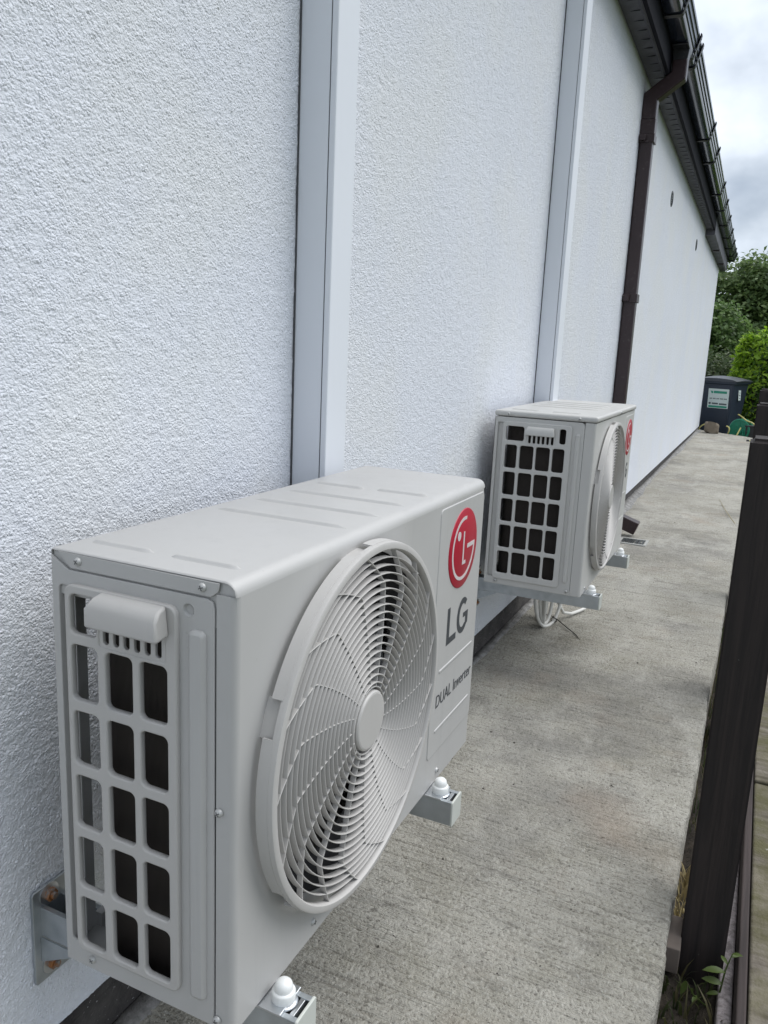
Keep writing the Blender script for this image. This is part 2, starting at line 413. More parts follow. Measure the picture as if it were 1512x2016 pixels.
def empty(name, loc=(0, 0, 0), rz=0.0):
    o = bpy.data.objects.new(name, None); COL.objects.link(o); o.location = loc; o.rotation_euler = (0, 0, rz)
    o.empty_display_size = 0.1; return o
def tag(o, label=None, cat=None, group=None, kind=None):
    if label: o['label'] = label
    if cat: o['category'] = cat
    if group: o['group'] = group
    if kind: o['kind'] = kind
    return o

def rrect(u0, u1, v0, v1, r, n=5):
    pts = []
    for cx, cy, a in ((u1 - r, v0 + r, -90), (u1 - r, v1 - r, 0), (u0 + r, v1 - r, 90), (u0 + r, v0 + r, 180)):
        for i in range(n + 1):
            t = RAD(a + 90 * i / n); pts.append((cx + r * cos(t), cy + r * sin(t)))
    return pts
def circ(cx, cy, r, n=64): return [(cx + r * cos(2 * pi * i / n), cy + r * sin(2 * pi * i / n)) for i in range(n)]

def plate_mesh(loops, thick, bevel=0.0):
    """flat plate with holes: loops of (u, v); thickness along w from -thick to 0 (front face at w = 0)"""
    cu = bpy.data.curves.new('tmp', 'CURVE'); cu.dimensions = '2D'; cu.fill_mode = 'BOTH'
    for lp in loops:
        sp = cu.splines.new('POLY'); sp.points.add(len(lp) - 1)
        for i, (a, c) in enumerate(lp): sp.points[i].co = (a, c, 0, 1)
        sp.use_cyclic_u = True
    cu.extrude = max(thick / 2 - bevel, 0.00001); cu.bevel_depth = bevel; cu.bevel_resolution = 1; cu.offset = -bevel
    ob = bpy.data.objects.new('tmp', cu); COL.objects.link(ob)
    dg = bpy.context.evaluated_depsgraph_get()
    me = bpy.data.meshes.new_from_object(ob.evaluated_get(dg), depsgraph=dg)
    bpy.data.objects.remove(ob); bpy.data.curves.remove(cu)
    for v in me.vertices: v.co.z -= thick / 2
    return me
# local frames: end face (normal -X), front face (normal -Y), top (normal +Z)
def M_end(x, y, z): return Matrix(((0, 0, -1, x), (-1, 0, 0, y), (0, 1, 0, z), (0, 0, 0, 1)))
def M_front(x, y, z): return Matrix(((1, 0, 0, x), (0, 0, -1, y), (0, 1, 0, z), (0, 0, 0, 1)))
def M_top(x, y, z): return Matrix.Translation((x, y, z))

def plate(name, loops, thick, bevel, M, mat, parent, smooth=35):
    mb = MB(); me = plate_mesh(loops, thick, bevel); mb.mesh(me, M); bpy.data.meshes.remove(me)
    o = mb.build(name, mat, parent, smooth=smooth, fixn=True); return o

def text_mesh(txt, thick=0.0004):
    cu = bpy.data.curves.new('tmp', 'FONT'); cu.body = txt; cu.extrude = thick / 2; cu.resolution_u = 4; cu.offset = -0.006
    ob = bpy.data.objects.new('tmp', cu); COL.objects.link(ob)
    dg = bpy.context.evaluated_depsgraph_get()
    me = bpy.data.meshes.new_from_object(ob.evaluated_get(dg), depsgraph=dg)
    bpy.data.objects.remove(ob); bpy.data.curves.remove(cu); return me
def fit_text(txt, u0, u1, v0, v1, M, name, mat, parent, cap_only=True):
    me = text_mesh(txt)
    xs = [v.co.x for v in me.vertices]; ys = [v.co.y for v in me.vertices]
    ax, bx, ay, by = min(xs), max(xs), min(ys), max(ys)
    for v in me.vertices:
        v.co.x = u0 + (v.co.x - ax) / (bx - ax) * (u1 - u0)
        v.co.y = v0 + (v.co.y - ay) / (by - ay) * (v1 - v0)
        v.co.z = 0.0004 if v.co.z > 0 else 0.0
    mb = MB(); mb.mesh(me, M); bpy.data.meshes.remove(me)
    return mb.build(name, mat, parent)

SHARED = {}
def shared(key, fn):
    if key not in SHARED: SHARED[key] = fn()
    return SHARED[key]
def inst(name, me, M, parent=None):
    o = bpy.data.objects.new(name, me); COL.objects.link(o); o.parent = parent; o.matrix_basis = M; return o

# ------------------------------------------------------------------ the setting: ground
def ground_mesh():
    me = bpy.data.meshes.new('ground'); z = -0.16
    me.from_pydata([(-400, -400, z), (600, -400, z), (600, 400, z), (-400, 400, z)], [], [(0, 1, 2, 3)])
    me.materials.append(MATS['ground_grass']); return me
g = finish(ground_mesh(), 'ground'); tag(g, 'grassy ground around the house and path', 'ground', kind='structure')

def path_z(x): return 0.0024 * x
PX0, JOINT = -2.2, 2.86
def right_edge(x):  # outer edge of the path drifts slightly outwards
    return -0.699 - 0.0028 * max(0, x) + 0.0015 * sin(x * 7.1) + 0.0015 * sin(x * 23.7 + 1) + 0.0012 * sin(x * 61)
def slab(x0, x1, end_skew=None, step=0.04, ny=3):
    """one poured bay: top sheet with rounded arrises and an uneven outer edge"""
    mb = MB(); n = max(2, int((x1 - x0) / step)); rows = []
    for i in range(n + 1):
        x = x0 + (x1 - x0) * i / n; e = right_edge(x); z = path_z(x)
        def xs(y):
            if end_skew is None: return x
            t = (x - x0) / (x1 - x0); return x + t * end_skew * (-y / 0.72)
        # the arris wears unevenly
        w = 0.006 + 0.002 * sin(x * 13.3) + 0.001 * sin(x * 47.0)
        ring = [(0.06, z)] + [(0.012 + (e + w - 0.012) * q_ / ny, z) for q_ in range(ny)] + [(e + w, z), (e + w * 0.3, z - w * 0.35), (e, z - w), (e + 0.002, -0.15), (e + 0.002, -0.25), (0.06, -0.25)]
        rows.append([(xs(y), y, zz) for y, zz in ring])
    k = len(rows[0]); vs = [p for r in rows for p in r]; fs = []
    for i in range(n):
        for j in range(k):
            j2 = (j + 1) % k; fs.append((i * k + j, (i + 1) * k + j, (i + 1) * k + j2, i * k + j2))
    fs.append(tuple(range(k))); fs.append(tuple(reversed([n * k + j for j in range(k)])))
    mb.add(vs, fs); return mb
path = tag(empty('path'), 'brushed concrete path along the white wall', 'path', kind='structure')
slab(PX0, 0.12).build('concrete_slab', 'concrete', path, smooth=40)
slab(0.1202, JOINT - 0.003, step=0.0032, ny=220).build('concrete_slab', 'concrete', path, smooth=180)
slab(JOINT + 0.003, 11.42, end_skew=-0.66, step=0.012, ny=60).build('concrete_slab', 'concrete', path, smooth=180)

def fillet():
    """rough mortar smeared between path and plinth"""
    mb = MB(); n = 520; x0, x1 = -2.0, 11.3; rows = []
    w = 0.02
    for i in range(n + 1):
        x = x0 + (x1 - x0) * i / n
        w += (random.random() - 0.5) * 0.012; w = min(0.06, max(0.012, w))
        far = min(1, max(0, (x - 2.5) / 1.2))
        ww = w * (0.45 + 0.55 * far); hh = 0.005 + 0.35 * ww * far + 0.004 * random.random()
        z = path_z(x)
        rows.append([(x, 0.012, z - 0.02), (x, 0.010, z + hh), (x, -ww * 0.35, z + hh * 0.55 + 0.002 * random.random()), (x, -ww * 0.8, z + 0.004), (x, -ww - 0.004, z - 0.004)])
    k = 5; vs = [p for r in rows for p in r]
    fs = [(i * k + j, (i + 1) * k + j, (i + 1) * k + j + 1, i * k + j + 1) for i in range(n) for j in range(k - 1)]
    return mb.add(vs, fs)
fillet().build('mortar_fillet', 'mortar', path, smooth=180)

# soil trench between path and fence
def trench():
    nx, ny = 220, 10; vs = []
    for i in range(nx + 1):
        x = -1.5 + 13 * i / nx
        for j in range(ny + 1):
            y = -0.69 - 0.17 * j / ny
            vs.append((x, y, -0.135 + 0.02 * sin(x * 9 + j) * 0.5 + 0.022 * (random.random() - 0.5)))
    fs = [(i * (ny + 1) + j, i * (ny + 1) + j + 1, (i + 1) * (ny + 1) + j + 1, (i + 1) * (ny + 1) + j) for i in range(nx) for j in range(ny)]
    return MB().add(vs, fs)
t = trench().build('soil_strip', 'soil', None, smooth=180); tag(t, 'dark soil strip between path and fence posts', 'soil', kind='structure')

# ------------------------------------------------------------------ house
house = tag(empty('house', (0, 0, 0)), 'long house with white roughcast wall and dark brown eaves', 'house')
WX0, WX1 = -3.0, 11.40
def wall_bot(x): return 0.101 - 0.0024 * x
mb = MB()
vs = [(WX0, 0, wall_bot(WX0)), (WX1, 0, wall_bot(WX1)), (WX1, 0, 2.45), (WX0, 0, 2.62), (WX0, 0.3, wall_bot(WX0)), (WX1, 0.3, wall_bot(WX1)), (WX1, 0.3, 2.45), (WX0, 0.3, 2.62)]
fs = [(5, 4, 7, 6), (0, 4, 5, 1), (1, 5, 6, 2), (2, 6, 7, 3), (3, 7, 4, 0)]
mb.add(vs, fs)
mb.box(WX1 - 0.3, WX1 - 0.0005, 0.3005, 7.0, 0.08, 2.5)
mb.box(WX0, WX0 + 0.3, 0.3005, 7.0, 0.1, 2.5)
mb.box(WX0, WX1, 7.0005, 7.3, 0.08, 2.5)
def wall_top(x): return 2.62 - (2.62 - 2.45) * (x - WX0) / (WX1 - WX0)
def wall_face():
    """front face as sheets of different density: fine where the roughcast is close to the viewer"""
    V = []; F = []; off = 0
    def sheet(x0, x1, za, zb, step):
        nonlocal off
        nx = max(1, int(round((x1 - x0) / step))); nz = max(1, int(round((zb(0.5 * (x0 + x1)) - za(0.5 * (x0 + x1))) / step)))
        xs = np.linspace(x0, x1, nx + 1); t = np.linspace(0, 1, nz + 1)
        a = np.array([za(x) for x in xs]); c = np.array([zb(x) for x in xs])
        Z = a[:, None] + (c - a)[:, None] * t[None]; X = np.repeat(xs[:, None], nz + 1, 1)
        V.append(np.stack([X, np.zeros_like(X), Z], -1).reshape(-1, 3))
        i = np.arange(nx)[:, None] * (nz + 1) + np.arange(nz)[None]
        q = np.stack([i, i + nz + 1, i + nz + 2, i + 1], -1).reshape(-1, 4)
        F.append(q + off); off += (nx + 1) * (nz + 1)
    mid = lambda x: 1.58; mid2 = lambda x: 2.16
    sheet(WX0, -0.5, wall_bot, wall_top, 0.10)
    sheet(-0.5, 0.655, wall_bot, mid, 0.0017); sheet(-0.5, 0.655, mid, wall_top, 0.05)
    sheet(0.655, 2.285, wall_bot, mid2, 0.0034); sheet(0.655, 2.285, mid2, wall_top, 0.05)
    sheet(2.285, 3.96, wall_bot, wall_top, 0.012)
    sheet(3.96, WX1, wall_bot, wall_top, 0.05)
    return np.concatenate(V), np.concatenate(F)
base_v, base_f = np.array(mb.v), mb.f
WV, WF = wall_face()
me = bpy.data.meshes.new('wall'); nb = len(base_v)
allv = np.concatenate([base_v, WV]); quads = np.concatenate([np.array(base_f, dtype=np.int64), WF + nb])
me.vertices.add(len(allv)); me.vertices.foreach_set('co', allv.reshape(-1))
me.loops.add(quads.size); me.loops.foreach_set('vertex_index', quads.reshape(-1).astype(np.int32))
me.polygons.add(len(quads)); me.polygons.foreach_set('loop_start', (np.arange(len(quads)) * 4).astype(np.int32))
me.update(calc_edges=True); me.materials.append(MATS['render_white'])
me.polygons.foreach_set('use_smooth', [False] * nb + [True] * (len(quads) - nb) if False else ([False] * len(base_f) + [True] * len(WF)))
finish(me, 'wall', house)

mb = MB().box(WX0, WX1 - 0.012, 0.012, 0.28, -0.25, 0.069)
mb.add([(WX0, 0.012, 0.0695), (WX1 - 0.012, 0.012, 0.0695), (WX1 - 0.012, 0.012, wall_bot(WX1) - 0.0005), (WX0, 0.012, wall_bot(WX0) - 0.0005),
        (WX0, 0.28, 0.0695), (WX1 - 0.012, 0.28, 0.0695), (WX1 - 0.012, 0.28, wall_bot(WX1) - 0.0005), (WX0, 0.28, wall_bot(WX0) - 0.0005)],
       [(0, 1, 2, 3), (5, 4, 7, 6), (2, 6, 7, 3), (1, 5, 6, 2)])
mb.build('plinth', 'bitumen', house)

# eaves: everything falls slightly towards the far gable
def ez(x): return -0.018 * (x - 4.0)
def ey(x): return 0.0055 * max(0, x - 4.0)
XE0, XE1 = -2.6, 8.62
E0 = lambda x: (ey(x), ez(x))
prof = [(-0.004, 2.38), (-0.006, 2.44), (-0.098, 2.44), (-0.098, 2.376), (-0.090, 2.372), (-0.083, 2.376), (-0.078, 2.384), (-0.060, 2.384), (-0.030, 2.380)]
def sweep(mb, prof, x0, x1, n=14, dy=ey, dz=ez):
    k = len(prof); vs = []
    for i in range(n + 1):
        x = x0 + (x1 - x0) * i / n
        vs += [(x, y + dy(x) * (1 if y < -0.01 else 0), z + dz(x)) for y, z in prof]
    fs = [(i * k + j, i * k + (j + 1) % k, (i + 1) * k + (j + 1) % k, (i + 1) * k + j) for i in range(n) for j in range(k)]
    fs += [tuple(reversed(range(k))), tuple(n * k + j for j in range(k))]
    return mb.add(vs, fs)
sof = sweep(MB(), prof, XE0, XE1).build('soffit', 'soffit_brown', house, smooth=30)
me = MB().box(-0.006, 0.006, -0.034, 0.034, -0.0015, 0.0015).build('vent_slot', 'black_pvc', sof)
slot_me = me.data; bpy.data.objects.remove(me)
for i in range(56):
    x = 2.55 + 0.105 * i
    inst('vent_slot', slot_me, Matrix.Translation((x, -0.040 + ey(x) * 0.5, 2.3815 + ez(x))), sof)
# boxed end of the eaves, set lower
prof2 = [(-0.003, 2.312), (-0.005, 2.50), (-0.116, 2.50), (-0.117, 2.338), (-0.106, 2.322), (-0.060, 2.322)]
endb = sweep(MB(), prof2, 8.625, 11.75, 6).build('boxed_eaves_end', 'soffit_brown', house, smooth=30)
for x in (9.7, 10.9):
    MB().box(x, x + 0.014, -0.119 + ey(x), -0.0, 2.308 + ez(x), 2.312 + ez(x) + 0.02).build('eaves_joint_strip', 'brown_pvc', house)
# fascia
prof3 = [(-0.0985, 2.37), (-0.0985, 2.60), (-0.116, 2.60), (-0.116, 2.37)]
sweep(MB(), prof3, XE0, 12.0).build('fascia', 'fascia_paint', house, smooth=30)
# roof slopes
mb = MB()
mb.add([(WX0 - 0.3, -0.16, 2.70), (12.1, -0.13, 2.47), (12.1, 3.6, 4.1), (WX0 - 0.3, 3.6, 4.3), (12.1, 7.6, 2.47), (WX0 - 0.3, 7.6, 2.70)], [(0, 1, 2, 3), (3, 2, 4, 5)])
ro = mb.build('roof', 'roof_tile', house)
sd = ro.modifiers.new('thickness', 'SOLIDIFY'); sd.thickness = 0.06
mb = MB().add([(11.39, 0.3, 2.45), (11.39, 7.0, 2.45), (11.39, 3.6, 4.0), (11.2, 0.3, 2.45), (11.2, 7.0, 2.45), (11.2, 3.6, 4.0)], [(0, 1, 2), (5, 4, 3), (0, 2, 5, 3), (2, 1, 4, 5)])
mb.build('gable', 'render_white', house)
# round vents drilled through the wall
for (x, z) in ((5.535, 2.063), (7.75, 2.035)):
    mb = MB(); M = M_front(x, 0, z)
    mb.lathe([(0.0, -0.004), (0.040, -0.004)], 24, 1, M)
    mb.lathe([(0.040, -0.004), (0.040, 0.004), (0.047, 0.006), (0.052, 0.003), (0.052, -0.004)], 24, 0, M)
    for k in range(-2, 3): mb.box(-0.036, 0.036, k * 0.014 - 0.003, k * 0.014 + 0.003, -0.003, 0.001, 0, M)
    mb.build('wall_vent', ['drain_plastic', 'rubber'], house, smooth=40)

# ------------------------------------------------------------------ gutter
gut = tag(empty('rain_gutter', (4, -0.16, 2.5)), 'black square-line rain gutter on brackets under the roof edge', 'gutter')
gut.location = (0, 0, 0)
GX0, GX1 = -2.6, 12.05
# outer skin then inner skin; the front leans out in three shallow steps
gp = [(-0.1175, 2.590), (-0.1175, 2.492), (-0.124, 2.487), (-0.190, 2.487), (-0.196, 2.492), (-0.2005, 2.515), (-0.206, 2.517), (-0.2085, 2.540), (-0.214, 2.542),
      (-0.217, 2.566), (-0.223, 2.569), (-0.2245, 2.582), (-0.221, 2.586), (-0.213, 2.584), (-0.194, 2.497), (-0.187, 2.490), (-0.124, 2.490), (-0.1205, 2.494), (-0.1205, 2.590)]
sweep(MB(), gp, GX0, GX1, 24).build('gutter_channel', 'gutter_pvc', gut, smooth=50)
cap = [(-0.117, 2.592), (-0.117, 2.486), (-0.190, 2.484), (-0.198, 2.490), (-0.228, 2.572), (-0.227, 2.590)]
sweep(MB(), cap, GX1 + 0.001, GX1 + 0.012, 1).build('gutter_end_cap', 'black_pvc', gut)
bp = [(-0.1168, 2.52), (-0.1168, 2.480), (-0.192, 2.480), (-0.202, 2.487), (-0.2335, 2.592), (-0.226, 2.600), (-0.224, 2.589), (-0.2295, 2.580), (-0.1975, 2.4895), (-0.190, 2.4855), (-0.1195, 2.4855), (-0.1195, 2.52)]
for x in (2.2, 2.85, 3.54, 4.10, 4.23, 5.65, 6.30, 7.48, 8.25, 9.1, 9.95, 10.8, 11.5, 11.95):
    sweep(MB(), bp, x - 0.016, x + 0.016, 1).build('gutter_bracket', 'black_pvc', gut, bevel=0.0015)
# running outlet
def frustum(mb, c0, s0, c1, s1):
    (x0, y0, z0), (x1, y1, z1) = c0, c1
    v = [(x0 - s0, y0 - s0, z0), (x0 + s0, y0 - s0, z0), (x0 + s0, y0 + s0, z0), (x0 - s0, y0 + s0, z0),
         (x1 - s1, y1 - s1, z1), (x1 + s1, y1 - s1, z1), (x1 + s1, y1 + s1, z1), (x1 - s1, y1 + s1, z1)]
    return mb.add(v, [(0, 3, 2, 1), (4, 5, 6, 7), (0, 1, 5, 4), (1, 2, 6, 5), (2, 3, 7, 6), (3, 0, 4, 7)])
mb = MB(); frustum(mb, (3.965, -0.158, 2.43), 0.0335, (3.965, -0.158, 2.486), 0.042)
mb.box(3.86, 4.07, -0.199, -0.120, 2.4775, 2.4865)
mb.build('gutter_outlet', 'black_pvc', gut, bevel=0.004)

# ------------------------------------------------------------------ downpipe
DPX = 3.965
dp = tag(empty('downpipe', (DPX, -0.035, 0.0)), 'dark brown square downpipe on the white wall with offset bend and shoe', 'downpipe')
def sq_tube(name, pts, half, mat, parent, bevel=0.006):
    """square pipe through (y, z) points, constant X"""
    mb = MB(); vs = []; n = len(pts)
    for i, (y, z) in enumerate(pts):
        a = Vector(pts[max(i - 1, 0)]); b_ = Vector(pts[min(i + 1, n - 1)]); p = Vector((y, z))
        t0 = (p - a).normalized() if i > 0 else (b_ - p).normalized()
        t1 = (b_ - p).normalized() if i < n - 1 else t0
        nn = Vector((-(t0 + t1).y, (t0 + t1).x)).normalized()
        sc_ = 1 / max(0.5, nn.dot(Vector((-t0.y, t0.x))))
        for sx in (-1, 1):
            for sn in ((-1, 1) if sx < 0 else (1, -1)):
                q = p + nn * half * sn * sc_; vs.append((half * sx, q.x, q.y))
    fs = []
    for i in range(n - 1):
        for k in range(4): fs.append((i * 4 + k, i * 4 + (k + 1) % 4, (i + 1) * 4 + (k + 1) % 4, (i + 1) * 4 + k))
    fs += [(0, 1, 2, 3), tuple(reversed([(n - 1) * 4 + k for k in range(4)]))]
    mb.add(vs, fs); return mb.build(name, mat, parent, bevel=bevel)
oy = 0.035 - 0.0345   # local offset: parent at Y=-0.035
sq_tube('pipe', [(0.0, 0.115), (0.0, 2.235)], 0.0325, 'brown_pvc', dp, 0.007)
sq_tube('offset_bend', [(0.0, 2.17), (0.0, 2.275), (-0.123, 2.365), (-0.123, 2.438)], 0.0355, 'brown_pvc', dp, 0.007)
sq_tube('pipe_socket', [(0.0, 2.075), (0.0, 2.172)], 0.0375, 'brown_pvc', dp, 0.005)
shoe = sq_tube('shoe', [(0.0, 0.185), (0.0, 0.115), (-0.165, 0.058)], 0.0355, 'brown_pvc', dp, 0.005)
mb = MB().box(-0.040, 0.040, -0.040, 0.040, 1.27, 1.315); c1 = mb.build('pipe_clip', 'brown_pvc', dp, bevel=0.003)
for a_ in (-0.062, 0.030): MB().box(a_, a_ + 0.032, 0.0, 0.030, 1.275, 1.31).build('clip_lug', 'brown_pvc', c1, bevel=0.003)
c2 = MB().box(-0.041, 0.041, -0.041, 0.041, 2.06, 2.10).build('pipe_clip', 'brown_pvc', dp, bevel=0.003)
for a_ in (-0.062, 0.030): MB().box(a_, a_ + 0.032, 0.0, 0.030, 2.065, 2.095).build('clip_lug', 'brown_pvc', c2, bevel=0.003)

# drain in the path under the shoe
dr = tag(empty('drain_grate', (3.82, -0.205, path_z(3.8))), 'dark plastic drain grate set in the path below the downpipe shoe', 'drain')
mb = MB(); mb.mesh(plate_mesh([rrect(-0.072, 0.072, -0.075, 0.075, 0.006), rrect(-0.056, 0.056, -0.060, 0.060, 0.004)], 0.012, 0.001), M_top(0, 0, 0.007)); mb.build('frame', 'drain_frame', dr, smooth=30)
MB().box(-0.057, 0.057, -0.061, 0.061, 0.0008, 0.0018).build('well', 'rubber', dr)
for k in range(7):
    y = -0.051 + 0.017 * k
    MB().box(-0.055, 0.055, y - 0.0045, y + 0.0045, 0.0020, 0.0055).build('grate_bar', 'drain_plastic', dr)

# ------------------------------------------------------------------ trunking on the wall
def trunking(x0, w, d, z0, z1, label):
    t = tag(empty('cable_trunking', (x0 + w / 2, 0, z0)), label, 'trunking', 'white cable trunking on the wall')
    h = z1 - z0; a = -w / 2
    prof = [(a, 0.0), (a, -(d - 0.0125)), (-a, -(d - 0.0125)), (-a, 0.0)]
    mb = MB()
    mb.box(a + 0.0006, -a - 0.0006, -(d - 0.013), -0.0002, 0.0, h)
    mb.build('trunking_base', 'trunking_pvc', t, bevel=0.001)
    mb = MB().box(a, -a, -d, -(d - 0.0118), -0.0005, h + 0.0005)
    mb.build('trunking_lid', 'trunking_pvc', t, bevel=0.0025, seg=3)
    mb = MB().box(a + 0.0012, -a - 0.0012, -(d - 0.0117), -(d - 0.0128), 0.0, h)
    mb.build('lid_seam', 'sealant', t)
    mb = MB()
    zz = 0.0
    while zz < h - 0.02:
        L = random.uniform(0.05, 0.2); wd = random.uniform(0.0006, 0.0022)
        mb.box(a - wd, a + 0.0005, -0.0030, -0.0005, zz, min(h, zz + L)); zz += L
    mb.build('sealant_line', 'sealant', t)
    return t
trunking(0.621, 0.071, 0.069, 0.42, 2.39, 'white square trunking rising behind the nearer air conditioner')
trunking(2.250, 0.075, 0.070, 0.42, 2.39, 'white square trunking rising behind the farther air conditioner')

# ------------------------------------------------------------------ outdoor units
def screw_mesh():
    def mk():
        mb = MB(); mb.lathe([(0.0, 0.0031), (0.0015, 0.0030), (0.0032, 0.0022), (0.0043, 0.0008), (0.0046, -0.001)], 14)
        mb.box(-0.0026, 0.0026, -0.0005, 0.0005, 0.0022, 0.00318, 1); mb.box(-0.0005, 0.0005, -0.0026, 0.0026, 0.0022, 0.00322, 1)
        o = mb.build('screw', ['screw_metal', 'screw_slot'], None, smooth=40); me = o.data; bpy.data.objects.remove(o); return me
    return shared('screw', mk)

def ribbon(pts, th, d0, d1):
    """upright fin following 2-D points, thickness th, between depths d0 < d1 (local w)"""
    P = [Vector(p) for p in pts]; n = len(P); vs = []
    for i in range(n):
        t = (P[min(i + 1, n - 1)] - P[max(i - 1, 0)]).normalized(); nn = Vector((-t.y, t.x)) * th / 2
        a, c = P[i] + nn, P[i] - nn
        vs += [(a.x, a.y, d0), (c.x, c.y, d0), (c.x, c.y, d1 - th * 0.3), (P[i].x - nn.x * .4, P[i].y - nn.y * .4, d1), (P[i].x + nn.x * .4, P[i].y + nn.y * .4, d1), (a.x, a.y, d1 - th * 0.3)]
    fs = [(i * 6 + j, i * 6 + (j + 1) % 6, (i + 1) * 6 + (j + 1) % 6, (i + 1) * 6 + j) for i in range(n - 1) for j in range(6)]
    fs += [tuple(reversed(range(6))), tuple((n - 1) * 6 + j for j in range(6))]
    return vs, fs

def build_unit(loc, Wd, D, H, cfg, label, name='air_conditioner'):
    """outdoor unit; local origin = back bottom corner of the near end, x along the wall, y < 0 away from it"""
    u = tag(empty(name, loc), label, 'air conditioner', 'outdoor air conditioner units on brackets')
    PM = cfg['paint']; lid = cfg['lid']; seam = cfg['seam']; ztop = cfg['ztop']
    T = 0.0014
    FR = cfg['fan']; fx, fz, fr = FR
    # ---- front panel: sheet with round opening, rolled edges, wrap on the ends
    rc = 0.007; rt = 0.0 if lid else 0.014
    mb = MB()
    z1 = (ztop if lid else H - rt)
    me = plate_mesh([[(rc, 0.0), (Wd - rc, 0.0), (Wd - rc, z1), (rc, z1)], circ(fx, fz, fr - 0.015, 96)], T, 0.0)
    mb.mesh(me, M_front(0, -D, 0)); bpy.data.meshes.remove(me)
    for s, x in ((1, rc), (-1, Wd - rc)):
        pr = []
        for i in range(7):
            a = RAD(90 * i / 6); pr.append((x - s * rc * sin(a), -D + rc - rc * cos(a)))
        vs = [(px, py, 0.0) for px, py in pr] + [(px, py, z1) for px, py in pr]
        mb.add(vs, [(i, i + 1, 8 + i, 7 + i) for i in range(6)])
    # wrap on near end
    mb.box(0, T, -D + rc, -seam, 0.0, z1)
    mb.box(Wd - T, Wd, -D + rc, -seam, 0.0, z1)
    fp = mb.build('front_panel', PM, u, smooth=50)
    # short inward collar round the opening
    MB().lathe([(fr - 0.0155, -0.0005), (fr - 0.0155, -0.012), (fr - 0.022, -0.045), (fr - 0.0235, -0.045), (fr - 0.017, -0.012), (fr - 0.017, -0.0005)], 72, 0, M_front(fx, -D, fz)).build('fan_shroud', 'inside_shade', u, smooth=60)
    # ---- top
    if lid:
        mb = MB().box(-0.004, Wd + 0.004, -D - 0.004, 0.003, ztop + 0.0012, H)
        tp = mb.build('top_cover', PM, u, bevel=0.007, seg=4)
    else:
        mb = MB()
        pr = [(0.0, H - 0.017), (0.0, H - 0.002), (-0.0006, H - 0.0006), (-0.002, H)]
        for i in range(9):
            a = RAD(90 * i / 8); pr.append((-D + rt - rt * sin(a), H - rt + rt * cos(a)))
        n = len(pr)
        xs = [0.0, 0.0007, 0.0025, Wd - 0.0025, Wd - 0.0007, Wd]; dz = [0.0018, 0.0005, 0, 0, 0.0005, 0.0018]
        vs = []
        for x, q in zip(xs, dz):
            for (y, z) in pr:
                k = (z - (H - rt)) / rt if y < -D + rt else 1
                vs.append((x, y + (q * 0.6 if y < -D + rt and z < H - rt * .5 else 0), z - q * max(0, min(1, k))))
        fs = [(i * n + j, i * n + j + 1, (i + 1) * n + j + 1, (i + 1) * n + j) for i in range(5) for j in range(n - 1)]
        mb.add(vs, fs)
        # folded lips on both ends
        lip = [(0.010, H - 0.0022), (0.026, H - 0.0175), (0.199, H - 0.0175), (0.2075, H - 0.011), (0.2085, H - 0.0030)]
        me = plate_mesh([lip], 0.0018, 0.0005); mb.mesh(me, M_end(-0.0010, 0, 0))
        mb.mesh(me, Matrix.Translation((Wd + 0.0020, 0, 0)) @ M_end(0, 0, 0)); bpy.data.meshes.remove(me)
        tp = mb.build('top_cover', PM, u, smooth=50)
        plate('corner_piece', [[(0.001, ztop - 0.03), (D - 0.002, ztop - 0.03), (D - 0.0012, H - rt + 0.001)] + [(D - 0.0012 - rt + rt * cos(RAD(a)), H - rt + (rt - 0.0012) * sin(RAD(a))) for a in (15, 30, 45, 60, 75, 90)] + [(0.001, H - 0.0013)]], 0.0012, 0.0, M_end(0.0024, 0, 0), PM, u)
    def topbump(x, y0, y1):
        """raised stiffening bead pressed in the top"""
        mb = MB(); n = 14; k = 9; vs = []
        for i in range(n + 1):
            y = y0 + (y1 - y0) * i / n
            e = min(1, min(i, n - i) / 1.2); e = e * e * (3 - 2 * e)
            for j in range(k):
                t = -1 + 2 * j / (k - 1); vs.append((x + t * 0.0058 * (0.35 + 0.65 * e), y, H - 0.0003 + 0.0038 * e * (0.5 + 0.5 * cos(pi * t))))
        fs = [(i * k + j, i * k + j + 1, (i + 1) * k + j + 1, (i + 1) * k + j) for i in range(n) for j in range(k - 1)]
        return mb.add(vs, fs).build('stiffening_rib', PM, tp, smooth=180)
    for x, y0, y1 in cfg['topribs']: topbump(x, -y0, -y1)
    # ---- base pan, far end, rear frame
    MB().box(0.0016, Wd - 0.0016, -D + 0.002, -0.001, -0.0015, 0.012).build('base_pan', PM, u)
    mb = MB().box(Wd - 0.0015, Wd - 0.0003, -seam + 0.0004, 0, 0.0, ztop); mb.box(Wd - 0.16, Wd - 0.0018, -0.0012, 0, 0.0125, ztop)
    mb.box(Wd - 0.16, Wd - 0.158, -D + 0.003, -0.002, 0.0125, ztop); mb.build('service_panel', PM, u)
    for a_, b_ in ((0.0128, 0.030), (H - 0.035, H - 0.0195)): MB().box(0.0415, Wd - 0.165, -0.0110, -0.001, a_, b_).build('rear_rail', PM, u)
    MB().box(0.0022, 0.041, -0.0024, -0.0010, 0.0125, ztop - 0.001).build('rear_flange', PM, u)
    # ---- coil, L-shaped with a round corner
    path2 = [(Wd - 0.17, -0.026), (0.055, -0.026)]
    for i in range(1, 9):
        a = RAD(90 * i / 8); path2.append((0.055 - 0.040 * sin(a), -0.066 + 0.040 * cos(a)))
    path2.append((0.015, -seam + 0.012))
    inner = [(Wd - 0.17, -0.048), (0.055, -0.048)] + [(0.055 - 0.018 * sin(RAD(90 * i / 8)), -0.066 + 0.018 * cos(RAD(90 * i / 8))) for i in range(1, 9)] + [(0.037, -seam + 0.012)]
